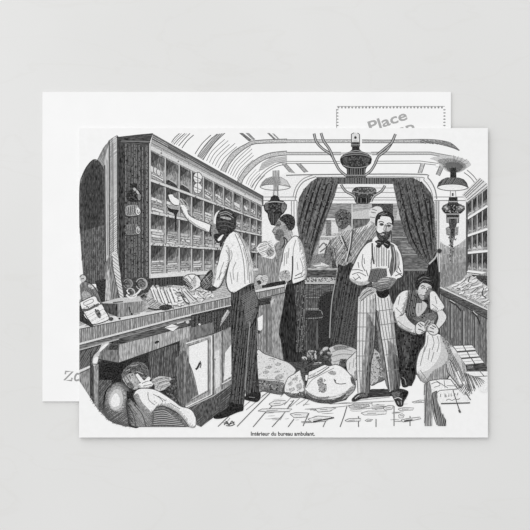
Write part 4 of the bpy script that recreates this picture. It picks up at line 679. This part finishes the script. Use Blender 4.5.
# ---- person: sleeper under the counter
zz = Part('printed_person', 'engraved man asleep under the counter, head on his hand, in a pale sleeve and ribbed blanket')
pw = Part('printed_pillow', 'engraved stuffed sack used as a pillow by the sleeping man'); pw.f('105,392 110,386 117,382.4 124,383.6 128.6,389 130,396 128,404 129,412 131,420 130,426.4 118,424.4 109,420 103,410', 128, 1); pw.f('109,393 116,386 123,388 126,397 124,407 116,412 109,405', 165, 1); pw.f('110,396 116,389 121.6,392 123,401 120,408 114,410 109.6,404', 200, 1); pw.f('111.6,398 116,393 119.6,398 119,405 114,407 111,404', 236, 1); pw.fr('105,392 110,386 117,382.4 124,383.6 128.6,389 130,396 128,404 129,412 131,420 130,426.4 118,424.4 109,420 103,410', 7, .6, 60, 90, (-1, .3)); pw.fr('110,386 117,382.4 124,383.6 128.6,389 130,396 128,404 129,412 131,420 122,418 108,404', 6, .6, 20, 100, (1, .1)); pw.h('103,404 112,410 130,414 130,426 117,424 108,419', 35, 1.6, .7, 60, .3); pw.l('110,386 117,382.4 124,383.6 128.6,389 130,396 127.4,404', .9, 60)
zz.f('126.4,391 131,392 134,399 128,406 127.6,416 131,426.6 134,427 129,414', 28)
zz.f('122,377 126,372.6 133,373 138.4,380 139.6,386 136,389.4 131,388.4 126,384.4', 172, 1); zz.l('126,376 130,382|129,375 133,383|132,378 131,386|124,378 128,386', .9, 70); zz.f('131,376 134,379 133.6,384 131,382', 175, 1)
zz.sub('hair', 'curly hair').f('121.4,375 124,369 127.6,366 132,363 138,361.6 144,363 147.4,367 149,372 149.6,377 147,378.4 142,378.6 137.6,375 133,373 129,373.6 125.6,376.6 123,378', 112).dots('124,364 148,364 147,377 126,376', 70, .8, 55).h('122,375 128,366 138,362 146,366 149.6,377 137,374 129,373', -35, 1.6, .6, 55, .4, 0, 3).l('130,366 138,364.6|136,371 143,374|126,371 130,369', .7, 175)
zz.f('135.2,374.8 137.6,373.4 143.8,380.4 142.4,383.6 139.4,381.4', 240); zz.f('139,384 142,382 145,379.8 148.6,376.6 150.6,378.6 149.4,381 152.8,382.2 152.6,385 149,387.8 142,388.6 138.4,387', 238, 1); zz.l('135.2,374.8 139.4,381.6 141,383|142,383.6 146,381.6 149,381|143,386 148,385 152,384', .7, 80); zz.fr('139,384 142,382 148.6,376.6 152.6,385 149,387.8 142,388.6 138.4,387', 2.2, .8, 60, 120, (-.2, 1))
zz.f('127,384 131,382 134,387 132,389', 100, 1); zz.l('124,376 121.6,380 124,385 129,388.4', .8, 60)
pf = Part('printed_letter_bundle', 'engraved crumpled pale papers beside the head of the sleeping man'); pf.f('151,381 153,378.4 157,376.6 163,376 170.4,377.2 171.6,379 169,382 171,384.6 167,387 163.6,390 158,391.4 154.4,389.6 155,386', 205); pf.h('151,381 157,376.6 170.4,377.2 171,384.6 163,390 155,389', 18, 1.9, .6, 95, .4, 0, 5); pf.l('155,379.6 163,378 169,378.6|157,387.4 160,383 166,381|160,390 163,385', .7, 90); pf.l('151,381 157,376.6 163,376 170.4,377.2', .7, 70)
bk2 = zz.sub('blanket', 'ribbed grey blanket'); bk2.f('126,404 129,397.6 133,402 143,410.4 151,412.6 156,408 163,406.4 177.4,413.6 190,427 131,427 127.6,417', 112, 0); bk2.f('131,404 136,406 144,413 148,420 144,424 138,416', 140, 1); bk2.h('127,404 132,402 143,410.4 151,412.6 153,426 131,426', -52, 1.7, .6, 165, .4, 0, 5); bk2.l('127,404 133,414 136,426|134,405 142,414 146,426', 1, 60); bk2.fr('126,404 129,397.6 133,402 143,410.4 151,412.6 153,427 131,427 127.6,417', 5, .7, 10, 40, (-1, .4))
for k in range(8): bk2.l([(153 - .2 * k, 411 + 2.1 * k), (164, 409.6 + 2.2 * k), (170 + 2.3 * k, 413.4 + 1.9 * k)], .9, 55)
for k in range(7): bk2.l([(154, 412 + 2.1 * k), (164, 410.8 + 2.2 * k), (171 + 2.2 * k, 414.6 + 1.8 * k)], .6, 190)
slv = zz.sub('shirt', 'broad white sleeve'); slv.f('133.4,395 136,390.6 141,388.4 150,388.6 157,390.4 164,394.4 173,400.4 181,406.4 188,408 193,411.6 195.4,417 195,427 189,427 184,420 177.4,413 169,408 162,405.6 155,408.4 151.4,413 144,411 137,404', 240, 1); slv.f('134,396 138,393.6 142,402 150,411 144,411 137,404', 165, 1); slv.fr('133.4,395 136,390.6 141,388.4 150,388.6 157,390.4 164,394.4 173,400.4 181,406.4 188,408 193,411.6 195.4,417 195,427 189,427 184,420 177.4,413 169,408 162,405.6 155,408.4 151.4,413 144,411 137,404', 4, .8, 60, 120, (-.3, 1)); slv.l('133.4,395 136,390.6 141,388.4 150,388.6 157,390.4 164,394.4 173,400.4 181,406.4 188,408 193,411.6 195.4,417', .9, 70); slv.l('148,392 149,400 155,405|158,396 166,401|153,394 160,398 163,402|170,403 180,409', .8, 120); slv.l('162,405.6 169,408 177.4,413 184,420 189,427', .9, 55); slv.dots('146,393 166,398 172,405 152,404', 20, .6, 140)

# ---- parcels at the right
pt = Part('printed_parcel', 'engraved stack of stepped white parcels tied with string by the right-hand counter')
pt.f('449,345 453,345.4 457,351.4 461,358 465,364.4 466,376 463,382 456,371 450,356', 165, 0, 'v'); pt.h('449,346 458,354 465,366 463,381 452,362', 60, 1.9, .6, 80)
for a, s1 in (('452.6,345.6 472,345 475.6,350 457,351.4', '463,345.4 466,350.6'), ('456.4,352.4 475.6,351 479.4,356.6 461,358', '467,351.6 470,357.4'), ('461,359 480,357.2 484,363 465.4,364.8', '471,358 475,364')):
    pt.f(a, 238); q = P(a); pt.l(q + q[:1], .8, 60, 0); pt.l(s1, 1, 70, 0); pt.l([((q[0][0] + q[3][0]) / 2, (q[0][1] + q[3][1]) / 2), ((q[1][0] + q[2][0]) / 2, (q[1][1] + q[2][1]) / 2)], .5, 150, 0)
pt.f('450,347 453,347 457,352.6 457,360 453,354', 215); pt.f('454,354 457,353 461,359 461.6,367 457,361', 205); pt.f('457,352 461,358.6 465,365 466,375 463,374 460,366 457.4,360', 205); pt.f('461,360 464.6,365 466,375 463.6,374', 165)
pt.f('465.4,365.4 484,363.4 487,367 486.4,370.4 466.4,370.6', 74, 0, 'h'); pt.f('467,366.4 473,365.6 473,368 467.6,368.6', 130); pt.l('474,365 476,370', 1, 40, 0)
pq = Part('printed_parcel', 'engraved thick white packet with frayed dark page edges at the right edge'); pq.f('466,371.2 487.4,371 487.4,392 481,392 474,382', 244); pq.l('466,371.2 487.4,371|475,376.6 487.4,376|480,371.4 484,376', .8, 70, 0)
for k in range(14): pq.l([(464.5 + 1.1 * k, 373 + .35 * k), (470.5 + 1.1 * k + R.uniform(-.6, .6), R.uniform(389, 395) - .75 * k)], .7, 70, 0)
pq.h('464,372 470,374 472,392 465,390', 110, 1.9, .6, 80, .3)
pz = Part('printed_parcel', 'engraved leaning upright packet between the full sack and the stacked parcels'); pz.f('446.4,364 449.4,359 453,364 460,378 463,384.6 460.4,388 452,379 447.4,372', 178); pz.f('455,372 458.6,371 463,384.6 461,387', 240); pz.f('449,362 453,367 453,377 448,370', 205); pz.l('449.4,359 453,364 463,384.6 460.4,388|446.4,364 447.4,372 460.4,388|450,362 455,376', .9, 60, 0); pz.h('449,362 454,372 460,386 452,378 447,371', 75, 2, .5, 95)
pz.h('455,384 467,384 470,396 460,394', 55, 1.7, .6, 75); pz.l('465,392 470.6,400', 1, 65)
pa = Part('printed_parcel', 'engraved front-most addressed parcel with string and dark page edges at the lower right')
pa.f('424,385 430,380.6 440,379 450.6,379.4 457,388 447,391 438,392.6', 236); pa.l('424,385 430,380.6 440,379 450.6,379.4 457,388', .9, 70, 0); pa.l('431,384 437,382 440,385 434,387.4|444,380 445,388|436,380.6 448,388|447,385.6 456,386', .7, 90)
pa.f('424,385 430,381.4 431.6,390 433,400 432,426 424.6,426', 165, 0, 'v'); pa.h('424,385 430,382 432,396 431.4,426 424.6,426', 87, 1.5, .7, 80, .3); pa.f('431.6,393 437,390.4 436.6,398 441,412 446,420 446,426 438,426 434,412', 70, 0, 'v'); pa.h('432,393 437,391 438,402 446,420 446,426 438,426', 100, 1.6, .7, 165, .3); pa.l('432,404 434,416 437,425', .9, 90)
pa.f('437,393 440,390.6 450,389.6 457.6,389 464,395 470,402.6 456,403 442,404 438,399', 243); pa.l('437,398 437,393 440,390.6 450,389.6 457.6,389', .8, 80); pa.l('441,403.6 456,403.2 470,402.8', 1.3, 55); pa.l('453,390 456,400 460,412', 1, 65); pa.l('460.4,412.6 458.8,410', 2, 55)
wr = pa.sub('handwriting', 'short handwritten address').l('440.6,394 440.6,397|445,397 445,393.6 446.6,395.4 445.2,395.4 446.8,396.8 445,397|448.6,396.8 449,393.4 450,396 451,393.2 451.6,396.4|454,396 454,392.8 455.6,394.2 454.2,394.6|457,395.4 458,392.8|446,400.4 449,399 452,400.6 455,398.8 458,399.6 460,398.4', .8, 85, 0)
# ================================================================== caption, back card, table
def text_part(name, body, x, y, size, tone, rot=0, bold=0, label=None, align='LEFT', space=1, z=None, w=None):
    cu = bpy.data.curves.new(name, 'FONT'); cu.body = body; cu.size = size * S; cu.offset = bold * S; cu.align_x = align; cu.space_character = space
    cu.resolution_u = 3
    t = bpy.data.objects.new('t', cu); COL.objects.link(t)
    bpy.context.view_layer.update()
    me = bpy.data.meshes.new_from_object(t.evaluated_get(bpy.context.evaluated_depsgraph_get()))
    bpy.data.objects.remove(t)
    c, s_ = math.cos(math.radians(rot)), math.sin(math.radians(rot)); wx, wy = W(x, y)
    xs = [v.co.x for v in me.vertices]; k = (w * S / (max(xs) - min(xs))) if w else 1
    for v in me.vertices:
        px, py = v.co.x * k, v.co.y; v.co = (wx + px * c - py * s_, wy + px * s_ + py * c, 1.0e-5)
    me.name = name; me.materials.clear(); me.materials.append(ink(tone, 'n'))
    o = bpy.data.objects.new(name, me); COL.objects.link(o)
    if label: o['label'] = label
    return o

TH = 0.0008
def card_mesh(name, x0, y0, x1, y1, mat):
    a, b = W(x0, y1), W(x1, y0); e = 0.00007
    v = []; f = []
    for z, i in ((-TH, e), (-TH + e, 0), (-e, 0), (0, e)):
        v += [(a[0] + i, a[1] + i, z), (b[0] - i, a[1] + i, z), (b[0] - i, b[1] - i, z), (a[0] + i, b[1] - i, z)]
    f.append((3, 2, 1, 0)); f.append((12, 13, 14, 15))
    for k in range(3):
        for i in range(4): f.append((4 * k + i, 4 * k + (i + 1) % 4, 4 * k + 4 + (i + 1) % 4, 4 * k + 4 + i))
    me = bpy.data.meshes.new(name); me.from_pydata(v, [], f); me.update(); me.materials.append(mat)
    o = bpy.data.objects.new(name, me); COL.objects.link(o); return o

paper2, nt, b = new_mat('smooth_card_paper', .6, .1)
lo, hi = lin(246) / GAIN, lin(248.5) / GAIN
grain(nt, b, (lo, lo, lo), (hi, hi, hi), 90, (1, 1, 1), 3, .5, .3, .7)

def root(name, label, cat, z):
    o = bpy.data.objects.new(name, None); COL.objects.link(o); o.empty_display_size = .01
    o.location = (0, 0, z); o['label'] = label; o['category'] = cat; return o
GAP = 0.00004
back = root('postcard', 'white postcard back, mostly blank, with a stamp box, lying underneath the illustrated card', 'postcard', TH + GAP)
front = root('postcard', 'white postcard printed with a black engraving of men sorting mail, lying on top', 'postcard', 2 * TH + 2 * GAP)
kids = []
card_mesh('card_stock', 42.2, 91.8, 451.2, 401.6, paper2).parent = back
card_mesh('card_stock', 79, 128, 488, 437.6, paper).parent = front

# everything printed on the front card
for p in ALL:
    if not p.vv: print('EMPTY PART', p.name, p.label)
objs = {}
for p in ALL:
    me = bpy.data.meshes.new(p.name); me.from_pydata(p.vv, [], p.ff)
    for m in p.mats: me.materials.append(m)
    me.polygons.foreach_set('material_index', p.mm); me.update()
    o = bpy.data.objects.new(p.name, me); COL.objects.link(o); objs[p] = o
    if p.label: o['label'] = p.label
for p in ALL: objs[p].parent = objs[p.parent] if p.parent else front
cap = text_part('caption', 'Int\u00e9rieur du bureau ambulant.', 250.6, 435.6, 5.6, 60, bold=.16, label='small black printed caption under the picture', w=64); cap.parent = front
HMAX = max(HM.values()); print('INK FILMS', HMAX, 'PARTS', len(ALL), 'VERTS', sum(len(p.vv) for p in ALL))

# print on the back card
ALL2 = len(ALL); HM.clear()
sb = Part('stamp_box', 'grey perforated outline of a stamp box')
q = []
for x in range(31):
    for y in (107.3, 150): sb.f(ell(338.6 + 3.45 * x, y, 1.05, 1.1, 8), 150)
for y in range(13):
    for x, s_ in ((337.4, 1), (444.6, -1)): sb.f(ell(x, 109.6 + 3.15 * y, 1.3, .75, 8), 140)
sb.l('336.6,109 336.6,151', .6, 215, 0); sb.l('337,106.2 445,106.2', .6, 205, 0)
lg = Part('brand_lettering', 'grey slanted lettering at the lower left, half covered')
lg.l('65.2,374.4 65.4,371.6 72.6,371.6 64,380.4 71.4,380.6 71.8,377.8', 1.9, 158, 0); lg.l('79.6,374.6 77,373.8 75,376.6 74.8,379.6 76.6,380.6 79,379.6', 1.9, 158)
for p in ALL[ALL2:]:
    me = bpy.data.meshes.new(p.name); me.from_pydata(p.vv, [], p.ff)
    for m in p.mats: me.materials.append(m)
    me.update(); o = bpy.data.objects.new(p.name, me); COL.objects.link(o); o.parent = back; o['label'] = p.label
t = text_part('stamp_text', 'Place', 369.4, 131.5, 14.2, 172, 18, .3, 'grey slanted stamp instruction', w=39.6); t.parent = back
t = text_part('stamp_text', 'Stamp', 371.4, 144, 14.2, 172, 18, .3, 'grey slanted stamp instruction', w=46); t.parent = back

# white marble table top
mb_, nt, b = new_mat('white_marble', .45, .15)
base = lin(228) / GAIN
tc = nt.nodes.new('ShaderNodeTexCoord'); n1 = nt.nodes.new('ShaderNodeTexNoise'); n2 = nt.nodes.new('ShaderNodeTexNoise'); r1 = nt.nodes.new('ShaderNodeValToRGB'); r2 = nt.nodes.new('ShaderNodeValToRGB'); mx = nt.nodes.new('ShaderNodeMix')
mx.data_type = 'RGBA'; mx.blend_type = 'MULTIPLY'; mx.inputs[0].default_value = 1
mp = nt.nodes.new('ShaderNodeMapping'); mp.inputs['Rotation'].default_value = (0, 0, .7); mp.inputs['Scale'].default_value = (1, 2.2, 1)
n1.inputs['Scale'].default_value = 9; n1.inputs['Detail'].default_value = 3
n2.inputs['Scale'].default_value = 16; n2.inputs['Detail'].default_value = 6; n2.inputs['Distortion'].default_value = .8
e = r1.color_ramp.elements; lo, hi = lin(224) / GAIN, lin(230) / GAIN
e[0].position, e[1].position = .3, .7; e[0].color = (lo, lo, lo * .985, 1); e[1].color = (hi, hi, hi * .992, 1)
e = r2.color_ramp.elements; e[0].position, e[1].position = .485, .515; e[0].color = (1, 1, 1, 1); e[1].color = (1, 1, 1, 1); m = e.new(.5); m.color = (.984, .982, .978, 1)
L = nt.links.new
L(tc.outputs['Object'], n1.inputs['Vector']); L(tc.outputs['Object'], mp.inputs['Vector']); L(mp.outputs['Vector'], n2.inputs['Vector'])
L(n1.outputs['Fac'], r1.inputs['Fac']); L(n2.outputs['Fac'], r2.inputs['Fac'])
L(r1.outputs['Color'], mx.inputs[6]); L(r2.outputs['Color'], mx.inputs[7]); L(mx.outputs[2], b.inputs['Base Color'])
hw = .45
v = [(x, y, z) for z in (-.02, 0) for x, y in ((-hw, -hw), (hw, -hw), (hw, hw), (-hw, hw))]
me = bpy.data.meshes.new('floor'); me.from_pydata(v, [], [(3, 2, 1, 0), (4, 5, 6, 7)] + [(i, (i + 1) % 4, 4 + (i + 1) % 4, 4 + i) for i in range(4)]); me.update(); me.materials.append(mb_)
tbl = bpy.data.objects.new('floor', me); COL.objects.link(tbl); tbl['kind'] = 'structure'; tbl['label'] = 'pale grey-white marble surface under the two postcards'

# ---- light: soft daylight from the upper left, and the room's white surroundings
wd = bpy.data.worlds.new('room_light'); scene.world = wd; wd.use_nodes = True
wd.node_tree.nodes['Background'].inputs['Color'].default_value = (1, 1, 1, 1); wd.node_tree.nodes['Background'].inputs['Strength'].default_value = .745
sd = bpy.data.lights.new('window_daylight', 'AREA'); sd.shape = 'SQUARE'; sd.size = 1.7; sd.energy = 11.6
so_ = bpy.data.objects.new('window_daylight', sd); COL.objects.link(so_)
so_.location = (-.62, .78, .95); so_.rotation_euler = (Vector((0, 0, 0)) - so_.location).to_track_quat('-Z', 'Y').to_euler()

cam = bpy.data.cameras.new('camera'); co_ = bpy.data.objects.new('camera', cam); COL.objects.link(co_)
ztop = 2 * TH + 2 * GAP; D = 0.9
co_.location = (0, 0, ztop + D); cam.sensor_width = 36; cam.sensor_fit = 'HORIZONTAL'; cam.lens = 36 * D / (530 * S); cam.clip_start = .05; cam.clip_end = 10
scene.camera = co_
vs = scene.view_settings; vs.view_transform = 'Standard'; vs.look = 'None'; vs.gamma = 1; vs.exposure = 0; vs.use_curve_mapping = False
